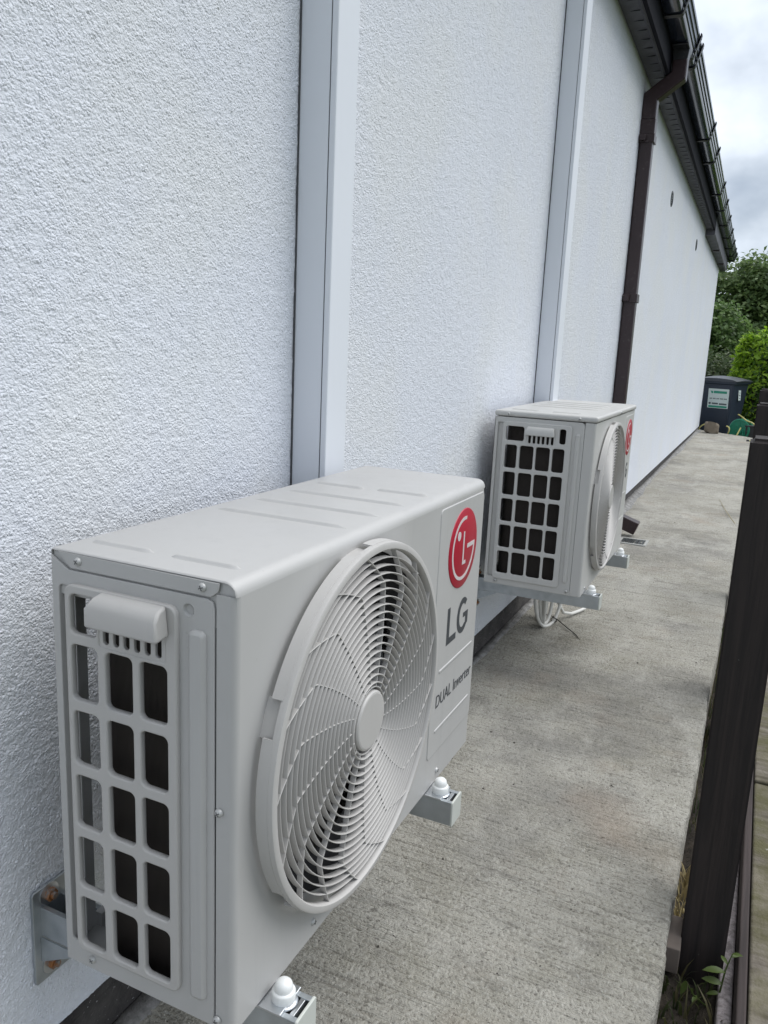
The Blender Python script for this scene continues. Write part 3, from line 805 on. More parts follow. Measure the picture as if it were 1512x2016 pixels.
    n = len(path2); vs = [(x, y, 0.013) for x, y in path2] + [(x, y, H - 0.02) for x, y in path2] + [(x, y, 0.013) for x, y in inner] + [(x, y, H - 0.02) for x, y in inner]
    fs = [(i, i + 1, n + i + 1, n + i) for i in range(n - 1)] + [(2 * n + i, 3 * n + i, 3 * n + i + 1, 2 * n + i + 1) for i in range(n - 1)]
    fs += [(n - 1, 3 * n - 1, 4 * n - 1, 2 * n - 1), (0, n, 3 * n, 2 * n)] + [(n + i, n + i + 1, 3 * n + i + 1, 3 * n + i) for i in range(n - 1)]
    MB().add(vs, fs).build('coil', 'coil', u, smooth=40)
    # ---- near end panel
    G = cfg['grid']; y0, y1, g0, g1 = G['frame']
    e = MB()
    g_ = 0.0019 if not lid else 0.0009; zt_ = ztop - (0.0022 if not lid else 0.0006)
    lo = [[(0.0, 0.0), (seam - g_, 0.0), (seam - g_, zt_ - 0.009), (seam - g_ - 0.0022, zt_ - 0.0025), (seam - g_ - 0.008, zt_), (0.0235 if not lid else 0.0, zt_), (0.0, zt_ + (0.0 if lid else 0.0125))],
          rrect(0.0095, y1 - 0.004, g0 + 0.003, g1 - 0.004, 0.005)]
    if cfg.get('dimple'): lo.append(circ(*cfg['dimple'], 0.0058, 24))
    me = plate_mesh(lo, 0.0030, 0.0010)
    e.mesh(me, M_end(-0.0009, 0, 0)); bpy.data.meshes.remove(me)
    e.box(0.0058, 0.0072, -y0 - 0.002, -0.004, g0, g1)            # floor of the long groove
    e.box(0.0012, 0.0072, -0.0095, -0.0080, g0, g1)
    e.box(0.0, 0.0010, -0.0012, -0.0, 0.0, ztop)
    ep = e.build('end_panel', PM, u, smooth=35)
    MB().box(0.0030, 0.0042, -seam - 0.012, -seam + 0.012, 0.0, ztop - 0.0301).build('seam_backing', 'inside_shade', ep)  # dark strip added behind the gap so the seam reads as shade
    # embossed long rib and dimple beside the grille
    ry0, ry1, rz0, rz1 = cfg['rib']
    plate('pressed_rib', [rrect(ry0, ry1, rz0, rz1, (ry1 - ry0) * cfg.get('ribround', 0.3), 4)], 0.0090, 0.0042, M_end(-0.0058, 0, 0), PM, ep, smooth=60)
    if cfg.get('dimple'):
        dy_, dz_ = cfg['dimple']
        MB().lathe([(0.0062, -0.0002), (0.0054, -0.0012), (0.0046, -0.0035), (0.0030, -0.0048), (0.0, -0.0052)], 20, 0, M_end(-0.0011, -dy_, dz_)).build('dimple', PM, ep, smooth=180)
    # ---- grille on the end
    holes = []
    for (c0, c1) in G['cols']:
        for (b0, b1) in G['rows']: holes.append(rrect(c0, c1, b0, b1, G['r']))
    for h_ in G['extra']: holes.append(rrect(*h_[:4], h_[4]))
    ns, sy, sp_, sz0, sz1 = G['slots']; sy1 = sy + (ns - 1) * sp_
    holes.append(rrect(sy - 0.008, sy1 + 0.008, sz0 - 0.003, sz1 + 0.003, 0.003))
    gr = plate('end_grille', [rrect(y0, y1, g0, g1, 0.010)] + holes, 0.0075, 0.0017, M_end(-0.0065, 0, 0), 'grille_plastic' if not lid else PM, u, smooth=60)
    # slotted plate under the hand grip
    plate('slot_plate', [rrect(sy - 0.0085, sy1 + 0.0085, sz0 - 0.0035, sz1 + 0.0035, 0.003)] + [rrect(sy + k * sp_ - 0.0038, sy + k * sp_ + 0.0038, sz0, sz1, 0.0036, 4) for k in range(ns)], 0.004, 0.0004, M_end(-0.0060, 0, 0), 'grille_plastic' if not lid else PM, gr, smooth=40)
    # hooded hand grip
    hy0, hy1, hz0, hz1, hx = cfg['handle']
    mb = MB(); xo = -0.0066
    vs = [(xo, -hy0 - 0.006, hz1), (xo, -hy1 + 0.003, hz1), (xo - hx * 0.62, -hy1 + 0.003, hz1 - 0.003), (xo - hx * 0.62, -hy0 - 0.007, hz1 - 0.003),
          (xo - hx, -hy0, hz1 - 0.013), (xo - hx, -hy1, hz1 - 0.013), (xo - hx, -hy1, hz0), (xo - hx, -hy0, hz0), (xo, -hy0, hz0 + 0.003), (xo, -hy1, hz0 + 0.003)]
    fs = [(0, 1, 2, 3), (3, 2, 5, 4), (4, 5, 6, 7), (7, 6, 9, 8), (0, 3, 4, 7, 8), (1, 9, 6, 5, 2), (0, 8, 9, 1)]
    mb.add(vs, fs).build('hand_grip', 'grille_plastic' if not lid else PM, u, bevel=0.0035, seg=3)
    # ---- fan grille
    fo = cfg['ring_out']; f0 = cfg['ring_gap']
    MF = M_front(fx, -D, fz)
    ri, rl = fr - 0.010, fr
    mb = MB()
    mb.lathe([(ri, fo - 0.010), (ri, fo - 0.002), (ri + 0.0015, fo), (rl - 0.003, fo), (rl - 0.0008, fo - 0.001), (rl, fo - 0.004), (rl, fo - 0.0085), (rl - 0.003, fo - 0.0085), (rl - 0.0035, fo - 0.004), (ri + 0.0035, fo - 0.003), (ri + 0.002, fo - 0.010)], 120, 0, MF, close=True)
    for k in range(6):      # skirt in six pieces with clip gaps
        c = RAD(97 + 60 * k); gw = RAD(cfg.get('gapw', 5.0))
        mb.lathe([(rl + 0.0004, fo - 0.0065), (rl + 0.0012, f0), (rl - 0.002, f0), (rl - 0.0028, fo - 0.0065)], 18, 0, MF, c + gw, c + RAD(60) - gw, close=True)
        mb.lathe([(rl - 0.006, fo - 0.008), (rl - 0.006, 0.0), (rl - 0.008, 0.0), (rl - 0.008, fo - 0.008)], 8, 0, MF, c - gw * 1.1, c + gw * 1.1, close=True)
    fg = mb.build('fan_grille', 'grille_plastic', u, smooth=50)
    fgz = fo - 0.0012
    nr = cfg['nring']; r0 = 0.0470; dr_ = (ri - r0) / nr
    for i in range(nr):
        r = r0 + dr_ * i; th = 0.00070
        zf = fgz - 0.0030 * max(0, (i - nr * 0.62) / (nr * 0.38)) ** 2
        MB().lathe([(r - th, zf - 0.0092), (r - th, zf - 0.0006), (r - th * 0.4, zf), (r + th * 0.4, zf), (r + th, zf - 0.0006), (r + th, zf - 0.0092)], 84 if r > 0.1 else 56, 0, MF, close=True).build('grille_ring', 'grille_plastic', fg, smooth=50)
    # swept spokes: straight vane, bent back near the rim
    def sp_mesh():
        pts = []; rk = ri * 0.808; a_in, a_k, a_out = -10.5, 0.0, 17.0
        for i in range(8):
            t = i / 7; pts.append((0.041 + (rk - 0.006 - 0.041) * t, a_in + (a_k - a_in) * t ** 0.8))
        pts.append((rk, a_k + 0.9))
        for i in range(1, 7):
            t = i / 6; pts.append((rk + (ri + 0.001 - rk) * t, a_k + 1.0 + (a_out - 1.0) * t ** 0.92))
        P = [(r * cos(RAD(a)), r * sin(RAD(a))) for r, a in pts]
        vs, fs = ribbon(P, 0.0014, fgz - 0.0086, fgz - 0.0016)
        o = MB().add(vs, fs).build('spoke', 'grille_plastic', None, smooth=40); me = o.data; bpy.data.objects.remove(o); return me
    sme = sp_mesh()
    for k in range(17):
        inst('spoke', sme, MF @ Matrix.Rotation(RAD(122.5 + 360 / 17 * k), 4, 'Z'), fg)
    MB().lathe([(0.0, fgz + 0.0010), (0.0330, fgz + 0.0010), (0.0335, fgz + 0.00099), (0.0355, fgz + 0.0004), (0.0372, fgz - 0.0015), (0.0376, fgz - 0.010), (0.0, fgz - 0.010)], 48, 0, MF).build('grille_hub', 'grille_plastic', fg, smooth=12)
    MB().lathe([(0.0405, fgz - 0.010), (0.0405, fgz - 0.0022), (0.0412, fgz - 0.0016), (0.0422, fgz - 0.0022), (0.0422, fgz - 0.010)], 48, 0, MF, close=True).build('grille_ring', 'grille_plastic', fg, smooth=40)
    # ---- fan behind it
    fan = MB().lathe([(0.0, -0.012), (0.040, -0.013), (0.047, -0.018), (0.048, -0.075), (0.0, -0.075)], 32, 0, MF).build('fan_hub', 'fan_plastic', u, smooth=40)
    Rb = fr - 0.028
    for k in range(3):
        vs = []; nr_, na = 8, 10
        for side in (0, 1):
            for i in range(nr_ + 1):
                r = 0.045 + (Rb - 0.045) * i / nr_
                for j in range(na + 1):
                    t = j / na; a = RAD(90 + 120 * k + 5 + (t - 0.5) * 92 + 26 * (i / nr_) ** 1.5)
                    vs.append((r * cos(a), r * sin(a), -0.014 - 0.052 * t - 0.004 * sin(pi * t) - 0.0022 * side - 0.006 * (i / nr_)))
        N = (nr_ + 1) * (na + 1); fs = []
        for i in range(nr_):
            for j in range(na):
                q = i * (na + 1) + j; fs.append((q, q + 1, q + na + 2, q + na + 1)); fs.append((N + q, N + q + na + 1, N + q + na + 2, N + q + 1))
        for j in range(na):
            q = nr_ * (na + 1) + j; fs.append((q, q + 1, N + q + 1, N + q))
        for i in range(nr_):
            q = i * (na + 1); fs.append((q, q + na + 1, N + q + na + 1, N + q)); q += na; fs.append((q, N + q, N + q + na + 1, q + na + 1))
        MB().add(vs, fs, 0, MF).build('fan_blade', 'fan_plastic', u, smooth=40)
    # ---- pressed field with badge and print at the far side of the front
    ex0, ex1, ez0, ez1 = cfg['field']
    plate('pressed_field', [rrect(ex0, ex1, ez0, ez1, 0.009)], 0.0032, 0.0015, M_front(0, -D - 0.0012, 0), PM, u, smooth=70)
    yf = -D - 0.0013
    lx, lz, lr = cfg['logo']
    bd = MB().lathe([(0.0, 0.0), (lr - 0.0012, 0.0), (lr - 0.0006, -0.0003), (lr, -0.0012), (lr, -0.0015)], 64, 0, M_front(lx, yf - 0.0012, lz)).build('round_badge', 'logo_red', u, smooth=50)
    # face-like mark: open ring, bar, L and dot
    rr_, wd = 0.76 * lr, 0.042 * lr
    arc_o = [((rr_ + wd) * cos(RAD(a)), (rr_ + wd) * sin(RAD(a))) for a in np.linspace(82, 357, 60)]
    arc_i = [((rr_ - wd) * cos(RAD(a)), (rr_ - wd) * sin(RAD(a))) for a in np.linspace(357, 82, 60)]
    ring = arc_o + [(rr_ + wd, 0.055 * lr), (0.26 * lr, 0.055 * lr), (0.26 * lr, -0.052 * lr), (rr_ - wd, -0.052 * lr)] + arc_i[1:]
    Ls = [(-0.05 * lr, 0.42 * lr), (-0.05 * lr, -0.42 * lr), (0.19 * lr, -0.42 * lr), (0.19 * lr, -0.335 * lr), (0.035 * lr, -0.335 * lr), (0.035 * lr, 0.42 * lr)]
    mb = MB(); MLg = M_front(lx, yf - 0.00155, lz)
    for lp in (ring, Ls, circ(-0.36 * lr, 0.36 * lr, 0.115 * lr, 24)):
        me = plate_mesh([lp], 0.0004, 0.0); mb.mesh(me, MLg); bpy.data.meshes.remove(me)
    mb.build('badge_mark', 'logo_white', bd)
    # letters L and G
    Lx0, Lx1, Gx0, Gx1, tz0, tz1 = cfg['letters']
    hh = tz1 - tz0; sw = hh * 0.185
    me = plate_mesh([[(Lx0, tz0), (Lx1, tz0), (Lx1, tz0 + sw * 0.95), (Lx0 + sw, tz0 + sw * 0.95), (Lx0 + sw, tz1), (Lx0, tz1)]], 0.0004, 0.0)
    MB().mesh(me, M_front(0, yf - 0.0003, 0)).build('letter', 'print_grey', u)
    gc, gm, ga, gb = (Gx0 + Gx1) / 2, (tz0 + tz1) / 2, (Gx1 - Gx0) / 2, hh / 2
    oa = [(gc + ga * cos(RAD(a)), gm + gb * sin(RAD(a))) for a in np.linspace(47, 318, 40)]
    ia = [(gc + (ga - sw) * cos(RAD(a)), gm + (gb - sw * 0.9) * sin(RAD(a))) for a in np.linspace(318, 50, 40)]
    Gl = oa + [(gc + ga * 0.96, gm - gb * 0.60), (gc + ga * 0.96, gm + gb * 0.10), (gc + ga * 0.10, gm + gb * 0.10), (gc + ga * 0.10, gm - gb * 0.16), (gc + ga * 0.96 - sw, gm - gb * 0.16), (gc + ga * 0.96 - sw, gm - gb * 0.50)] + ia[2:]
    me = plate_mesh([Gl], 0.0004, 0.0); MB().mesh(me, M_front(0, yf - 0.0003, 0)).build('letter', 'print_grey', u)
    for (x0, x1, z) in cfg['lines']:
        plate('pressed_line', [rrect(x0, x1, z - 0.0028, z + 0.0028, 0.0026)], 0.0030, 0.0014, M_front(0, yf - 0.0011, 0), PM, u, smooth=70)
    if cfg.get('text'):
        t_ = cfg['text']; fit_text(t_[0], *t_[1:5], M_front(0, yf - 0.0002, 0), 'printed_words', 'print_grey', u)
    # ---- screws
    sm = screw_mesh()
    for (y, z) in cfg['screws_end']: inst('screw', sm, M_end(cfg.get('screwx', -0.0016), -y, z) @ Matrix.Rotation(random.random(), 4, 'Z'), u)
    for (x, z) in cfg['screws_front']: inst('screw', sm, M_front(x, -D - (0.0045 if lid and z > ztop else 0.0005), z) @ Matrix.Rotation(random.random(), 4, 'Z'), u)
    # feet under the base resting on the arms
    for x in cfg['feet']: [MB().box(x - 0.022, x + 0.022, a_, b_, -0.0050, -0.0018).build('mounting_foot', 'zinc_bright', u, bevel=0.001) for a_, b_ in ((-D - 0.028, -D + 0.045), (-0.05, 0.012))]
    return u

mm = lambda *a: tuple(x / 1000 for x in a)
rows = [mm(33 + 72.8 * k, 93.5 + 72.8 * k) for k in range(5)]
NEAR_ARMS = (0.066, 0.535); FAR_ARMS = (1.735, 2.262)
near_cfg = dict(paint='unit_paint', lid=False, seam=0.2048, ztop=0.4625, fan=(0.245, 0.2475, 0.2205), ring_out=0.0265, ring_gap=0.0075, nring=17,
    topribs=[(0.040, 0.016, 0.098), (0.040, 0.120, 0.204), (0.252, 0.018, 0.208), (0.334, 0.020, 0.210), (0.417, 0.022, 0.210), (0.499, 0.022, 0.108), (0.503, 0.124, 0.210)],
    grid=dict(frame=mm(22, 163, 25.5, 447.5), cols=[mm(29, 63.5), mm(74.5, 108.5), mm(118, 151.5)], rows=rows, r=0.0065,
              extra=[mm(29, 63.5, 396, 438, 6.5)], slots=(6, 0.0757, 0.01316, 0.3925, 0.4180)),
    handle=(0.066, 0.156, 0.4145, 0.4480, 0.0195), rib=(0.1745, 0.1945, 0.027, 0.428), dimple=(0.1735, 0.4455),
    field=(0.512, 0.713, 0.054, 0.461), logo=(0.6170, 0.3815, 0.0655), letters=(0.5655, 0.6085, 0.6110, 0.6655, 0.231, 0.2925),
    lines=[(0.541, 0.697, 0.1955), (0.536, 0.697, 0.0955)], text=('DUAL Inverter', 0.5355, 0.7005, 0.1362, 0.1570),
    screws_end=[(0.0372, 0.4707), (0.190, 0.4705), (0.0393, 0.0128), (0.2090, 0.2465), (0.2075, 0.0098)], screws_front=[(0.160, 0.0183), (0.561, 0.0172)],
    feet=[a for a in NEAR_ARMS])
ZN = 0.300
build_unit((0.0, -0.1, ZN), 0.717, 0.2270, 0.480, near_cfg, 'nearer grey air conditioner showing the words DUAL Inverter below its red badge')

rows2 = [mm(36 + 78.8 * k, 103 + 78.8 * k) for k in range(5)]
far_cfg = dict(paint='unit_paint_far', lid=True, seam=0.258, ztop=0.4970, fan=(0.258, 0.2560, 0.2280), ring_out=0.0205, ring_gap=0.0045, nring=19,
    topribs=[(0.050, 0.03, 0.12), (0.050, 0.15, 0.24), (0.26, 0.03, 0.25), (0.35, 0.03, 0.25), (0.44, 0.03, 0.25), (0.53, 0.03, 0.25)],
    grid=dict(frame=mm(25.5, 224, 18, 485), cols=[mm(36.5, 71.5), mm(80.5, 120), mm(127, 167), mm(174.5, 208)], rows=rows2, r=0.0065,
              extra=[mm(36, 89, 431, 472, 6.5), mm(190.5, 208, 432, 474, 6.0)], slots=(6, 0.1060, 0.0130, 0.4270, 0.4520)),
    handle=(0.0920, 0.1780, 0.4495, 0.4760, 0.014), rib=(0.2340, 0.2475, 0.034, 0.465), ribround=0.48, field=(0.545, 0.700, 0.06, 0.485),
    logo=(0.622, 0.4080, 0.0620), letters=(0.585, 0.6200, 0.6260, 0.6680, 0.264, 0.3180), lines=[(0.57, 0.68, 0.21), (0.57, 0.68, 0.12)], text=None,
    screws_end=[(0.0398, 0.505), (0.2418, 0.506), (0.0364, 0.0102), (0.2479, 0.0110)], screwx=-0.0044, screws_front=[(0.38, 0.506), (0.06, 0.012)],
    feet=[a - 1.664 for a in FAR_ARMS])
ZF = 0.312
build_unit((1.664, -0.046, ZF), 0.720, 0.288, 0.515, far_cfg, 'farther grey air conditioner with a flat lid and four-column side grille')

# ------------------------------------------------------------------ wall brackets
def bracket(x, zt, reach, label):
    """galvanised channel arm on a wall plate, with end cap and capped bolt"""
    t = tag(empty('wall_bracket', (x, 0, zt)), label, 'wall bracket', 'galvanised wall brackets under the air conditioners')
    w, hgt, th = 0.0195, 0.040, 0.0025
    # slotted channel: open top with turned lips
    pr = [(-w, -hgt), (w, -hgt), (w, 0), (w - 0.007, 0), (w - 0.007, -th), (w - th, -th), (w - th, -hgt + th), (-w + th, -hgt + th), (-w + th, -th), (-w + 0.007, -th), (-w + 0.007, 0), (-w, 0)]
    n = len(pr); vs = [(a, -0.004, c) for a, c in pr] + [(a, -reach, c) for a, c in pr]
    fs = [(i, n + i, n + (i + 1) % n, (i + 1) % n) for i in range(n)]
    mb = MB().add(vs, fs); mb.build('arm', 'galvanised', t, bevel=0.0008)
    pl = plate('wall_plate', [rrect(-0.031, 0.031, -0.0975, 0.0265 + 0.006, 0.004)], 0.0045, 0.001, M_front(0, -0.0052, -0.008), 'galvanised', t, smooth=40)
    # gusset cheeks
    MB().add([(-w - 0.0022, -0.0055, -0.075), (-w - 0.0022, -0.075, -0.0405), (-w - 0.0022, -0.0055, -0.0405), (-w - 0.0002, -0.0055, -0.075), (-w - 0.0002, -0.075, -0.0405), (-w - 0.0002, -0.0055, -0.0405)],
             [(0, 1, 2), (5, 4, 3), (0, 3, 4, 1), (1, 4, 5, 2), (2, 5, 3, 0)]).build('gusset', 'galvanised', t)
    for z in (0.012, -0.086 + 0.0):
        mb = MB(); M = M_front(-0.006, -0.0055, z + 0.0)
        mb.lathe([(0.0, 0.0010), (0.0145, 0.0010), (0.0145, 0.0), ], 24, 0, M)
        mb.lathe([(0.0, 0.0075), (0.0075, 0.0073), (0.0088, 0.0062), (0.0088, 0.0008)], 6, 1, M)
        mb.lathe([(0.0, 0.0120), (0.0042, 0.0115), (0.0046, 0.0070)], 10, 1, M)
        mb.build('anchor_bolt', ['zinc_bright', 'rusty_bolt'], t, smooth=30)
    plate('end_cap', [rrect(-w - 0.0012, w + 0.0012, -hgt - 0.001, 0.0015, 0.003)], 0.0035, 0.0008, M_front(0, -reach - 0.0032, 0), 'end_cap_plastic', t, smooth=40)
    # cross clip near the end of the arm
    MB().box(-w + 0.001, w - 0.001, -reach + 0.006, -reach + 0.012, -0.008, -0.001).build('clip_bar', 'zinc_bright', t, bevel=0.0008)
    # washer, nut and white domed cap
    yb = -reach + 0.0265
    M = Matrix.Translation((0.0, yb, 0.0))
    ws = MB().lathe([(0.0, 0.0022), (0.0140, 0.0022), (0.0158, 0.0012), (0.0162, 0.0002)], 28, 0, M)
    ws.box(-0.014, 0.014, yb, yb + 0.045, 0.0003, 0.0020)
    ws.build('washer', 'zinc_bright', t, smooth=40)
    MB().lathe([(0.0128, 0.0024), (0.0132, 0.0040), (0.0132, 0.0125), (0.0122, 0.0142), (0.0104, 0.0148), (0.0102, 0.0185), (0.0092, 0.0222), (0.0066, 0.0250), (0.0032, 0.0264), (0.0, 0.0267)], 28, 0, M).build('bolt_cap', 'white_cap', t, smooth=50)
    return t
za = ZN - 0.0052
bracket(NEAR_ARMS[0], za, 0.372, 'galvanised bracket under the near end of the nearer air conditioner')
bracket(NEAR_ARMS[1], za, 0.372, 'galvanised bracket under the far end of the nearer air conditioner')
za = ZF - 0.0052
bracket(FAR_ARMS[0], za, 0.380, 'galvanised bracket under the near end of the farther air conditioner')
bracket(FAR_ARMS[1], za, 0.380, 'galvanised bracket under the far end of the farther air conditioner')

# ------------------------------------------------------------------ coiled cable under the farther unit
cc = tag(empty('cable_coil', (2.28, -0.13, 0)), 'coiled white cable hanging below the farther air conditioner', 'cable')
def coil_pts():
    pts = []; turns = 5; n = turns * 26
    for i in range(n + 1):
        a = 2 * pi * i / 26; k = i / n; turn = i / 26
        rx = 0.085 + 0.014 * sin(turn * 2.3); rz = 0.145 + 0.012 * sin(turn * 1.7 + 1)
        th = -0.5 + 0.22 * turn
        x = rx * cos(a); z = 0.155 + rz * sin(a) + 0.006 * sin(turn * 3)
        pts.append((x * cos(th) + 0.010 * turn - 0.05, x * sin(th) + 0.010 * turn - 0.005, max(z, 0.008 + 0.0015 * turn)))
    return pts
cp = coil_pts()
MB().tube(cp, 0.0062, 10).build('cable_loops', 'cable_white', cc, smooth=60)
MB().tube([(cp[-1][0], cp[-1][1], cp[-1][2]), (0.03, 0.0, 0.10), (0.06, -0.03, 0.035), (0.11, -0.05, 0.020), (0.16, -0.066, 0.018), (0.215, -0.080, 0.016)], 0.0062, 10).build('cable_tail', 'cable_white', cc, smooth=60)
MB().lathe([(0.010, -0.003), (0.0125, 0.0), (0.010, 0.003)], 16, 0, Matrix.Translation((-0.005, -0.01, 0.022)) @ Matrix.Rotation(RAD(70), 4, 'Y')).build('cable_tie', 'rubber', cc, smooth=60)
tw = tag(MB().tube([(2.285, -0.105, 0.034), (2.30, -0.135, 0.026), (2.25, -0.19, 0.014), (2.20, -0.235, 0.0105), (2.155, -0.262, 0.0088)], [0.0016, 0.002, 0.002, 0.0018, 0.0008], 6).build('twig', 'twig', None, smooth=60), 'thin dark twig lying on the path beside the coiled cable', 'twig')

# ------------------------------------------------------------------ fence posts and the strip beside them
def post(x, top, label):
    t = tag(empty('fence_post', (x, -0.7625, -0.25)), label, 'fence post', 'dark brown timber fence posts')
    h = top + 0.25; w = 0.0385
    bm = bmesh.new(); bmesh.ops.create_cube(bm, size=1.0)
    for v in bm.verts: v.co = Vector((v.co.x * 2 * w, v.co.y * 2 * w, (v.co.z + 0.5) * h))
    bmesh.ops.bevel(bm, geom=[e for e in bm.edges if all(v.co.z > h - 1e-4 for v in e.verts)], offset=0.007, segments=3, affect='EDGES')
    bmesh.ops.bevel(bm, geom=[e for e in bm.edges if abs(e.verts[0].co.z - e.verts[1].co.z) > 0.5], offset=0.003, segments=2, affect='EDGES')
    me = bpy.data.meshes.new('shaft'); bm.to_mesh(me); bm.free(); me.materials.append(MATS['fence_stain'])
    o = finish(me, 'shaft', t, smooth=30)
    return t
post(0.889, 0.874, 'big dark timber post nearest the camera at the right')
post(1.945, 0.882, 'dark timber post just behind the nearest big post')
post(3.05, 0.888, 'dark timber post third from the camera, mostly hidden')

b_ = tag(bbox_obj('timber_edging', -0.6, 3.6, -0.838, -0.8215, -0.22, -0.046, 'rail_brown', None, 0.004), 'brown timber edging board beside the mossy slabs', 'edging board')
b_ = tag(bbox_obj('concrete_kerb', -0.6, 3.2, -0.8205, -0.7960, -0.3, -0.095, 'kerb_concrete', None, 0.006), 'rough grey kerb strip between soil and timber edging', 'kerb')
sx = [-0.3, 1.52, 3.0]
lab = ['large mossy slab in the bottom right corner beside the timber edging', 'mossy slab beyond the joint, behind the nearest fence post']
for i in range(2):
    o = MB().box(sx[i] + 0.004, sx[i + 1] - 0.004, -1.75, -0.840, -0.12, -0.046 + 0.003 * (i % 2)).build('mossy_slab', 'mossy_slab', None, bevel=0.006)
    tag(o, lab[i], 'paving slab', 'mossy slabs beside the fence')

# flat stone offcut leaning in the gap
st = MB().box(-0.045, 0.045, -0.013, 0.013, -0.055, 0.0).build('stone_offcut', 'slate', None, bevel=0.003)
st.location = (0.862, -0.7125, -0.055); st.rotation_euler = (RAD(0), RAD(-3), RAD(2)); tag(st, 'small flat stone wedged between path edge and nearest post', 'stone')

# ------------------------------------------------------------------ foliage helpers
def leaves_mesh(P, N, size, mat, name, aspect=0.5, fold=0.25, jitter=0.6):
    """P, N: (n,3) positions and facing; each leaf = folded kite of 2 triangles"""
    n = len(P)
    N = N + RNG.normal(0, jitter, (n, 3)); N /= np.linalg.norm(N, axis=1)[:, None] + 1e-9
    A = RNG.normal(0, 1, (n, 3)); U = A - N * (A * N).sum(1)[:, None]; U /= np.linalg.norm(U, axis=1)[:, None] + 1e-9
    V = np.cross(N, U); s = size * RNG.uniform(0.6, 1.25, n)[:, None]
    v = np.empty((n, 4, 3))
    v[:, 0] = P; v[:, 1] = P + U * s * 0.5 + V * s * aspect * 0.5 + N * s * fold * 0.4
    v[:, 2] = P + U * s; v[:, 3] = P + U * s * 0.5 - V * s * aspect * 0.5 + N * s * fold * 0.4
    me = bpy.data.meshes.new(name); me.vertices.add(4 * n); me.vertices.foreach_set('co', v.reshape(-1))
    idx = (np.arange(n) * 4)[:, None] + np.array([[0, 1, 2, 0, 2, 3]])
    me.loops.add(6 * n); me.loops.foreach_set('vertex_index', idx.reshape(-1).astype(np.int32))
    me.polygons.add(2 * n); me.polygons.foreach_set('loop_start', (np.arange(2 * n) * 3).astype(np.int32))
    me.update(calc_edges=True); me.validate(); me.materials.append(MATS[mat]); return me

def tree(base, height, blobs, nleaf, lsize, mat, label, trunk_r=0.16, group='trees beyond the house'):
    t = tag(empty('tree', base), label, 'tree', group)
    bl = np.array([b[:3] for b in blobs], float); br = np.array([b[3] for b in blobs], float)
    # clumps sit on the blob surfaces; leaves gather round clump centres
    w = br ** 2 / (br ** 2).sum(); ncl = nleaf // 38
    ci = RNG.choice(len(bl), ncl, p=w); d = RNG.normal(0, 1, (ncl, 3)); d /= np.linalg.norm(d, axis=1)[:, None]
    cpos = bl[ci] + d * (br[ci] * RNG.uniform(0.55, 1.06, ncl))[:, None] * np.array([1, 1, 0.9])
    k = RNG.integers(0, ncl, nleaf); off = RNG.normal(0, 1, (nleaf, 3)) * (0.17 * br[ci][k])[:, None] * np.array([1, 1, 0.62])
    P = cpos[k] + off; N = d[k] * 0.5 + np.array([0, 0, 0.75])
    P[:, 2] = np.maximum(P[:, 2], 0.15)
    me = leaves_mesh(P, N, lsize, mat, 'crown', 0.55, 0.25, 0.55); finish(me, 'crown', t)
    mb = MB(); top = np.array(blobs[0][:3])
    trunk = [(0, 0, -0.1), (0.05, 0.03, height * 0.2), (-0.04, 0.08, height * 0.42), tuple(top)]
    mb.tube(trunk, [trunk_r * 1.25, trunk_r, trunk_r * 0.7, trunk_r * 0.15], 9)
    for b in blobs[1:]:
        z0 = height * random.uniform(0.16, 0.4); p0 = Vector((0, 0.03, z0)); p1 = Vector(b[:3])
        mid = p0.lerp(p1, 0.55) + Vector((random.uniform(-.2, .2), random.uniform(-.2, .2), -0.1))
        mb.tube([p0, mid, p1], [trunk_r * 0.5, trunk_r * 0.3, trunk_r * 0.1], 6)
    mb.build('trunk', 'bark', t, smooth=60)
    return t

# trees and shrubs beyond the end of the house
tree((24.0, -0.9, -0.16), 4.0, [(0, 0.1, 3.05, 1.12), (0.2, 1.35, 2.85, 1.05), (0.1, -1.3, 2.9, 1.15), (-0.5, 0.6, 1.9, 1.05), (0, -2.4, 2.4, 1.1), (0.6, 2.4, 2.2, 1.0), (0.3, -0.6, 1.7, 1.0), (0.2, 1.5, 1.5, 1.0)],
     46000, 0.15, 'leaf_dark', 'tall broad tree whose crown rises behind the gutter end', 0.17)
tree((18.8, 0.45, -0.16), 2.3, [(0, 0, 1.75, 0.66), (0.1, 0.6, 1.35, 0.6), (-0.2, -0.15, 1.15, 0.55), (0.1, 1.3, 1.2, 0.6)],
     17000, 0.115, 'leaf_mid', 'rounded mid-green tree in front of the tall one, beside the wall corner', 0.08)
def shrub(base, blobs, nleaf, lsize, mat, label, cat='shrub', name='shrub'):
    t = tag(empty(name, base), label, cat, 'shrubs beyond the house')
    bl = np.array([b[:3] for b in blobs], float); br = np.array([b[3] for b in blobs], float)
    ci = RNG.choice(len(bl), nleaf, p=br ** 2 / (br ** 2).sum()); d = RNG.normal(0, 1, (nleaf, 3)); d /= np.linalg.norm(d, axis=1)[:, None]
    P = bl[ci] + d * (br[ci] * RNG.uniform(0.45, 1.05, nleaf))[:, None]; P[:, 2] = np.maximum(P[:, 2], 0.0)
    finish(leaves_mesh(P, d * 0.6 + np.array([0, 0, 0.6]), lsize, mat, 'foliage', 0.45, 0.25, 0.5), 'foliage', t)
    mb = MB()
    for b in blobs:
        mb.tube([(0, 0, -0.05), (b[0] * 0.5, b[1] * 0.5, b[2] * 0.5), (b[0], b[1], b[2] + b[3] * 0.5)], [0.03, 0.02, 0.006], 6)
    mb.build('stems', 'bark', t, smooth=60)
    return t
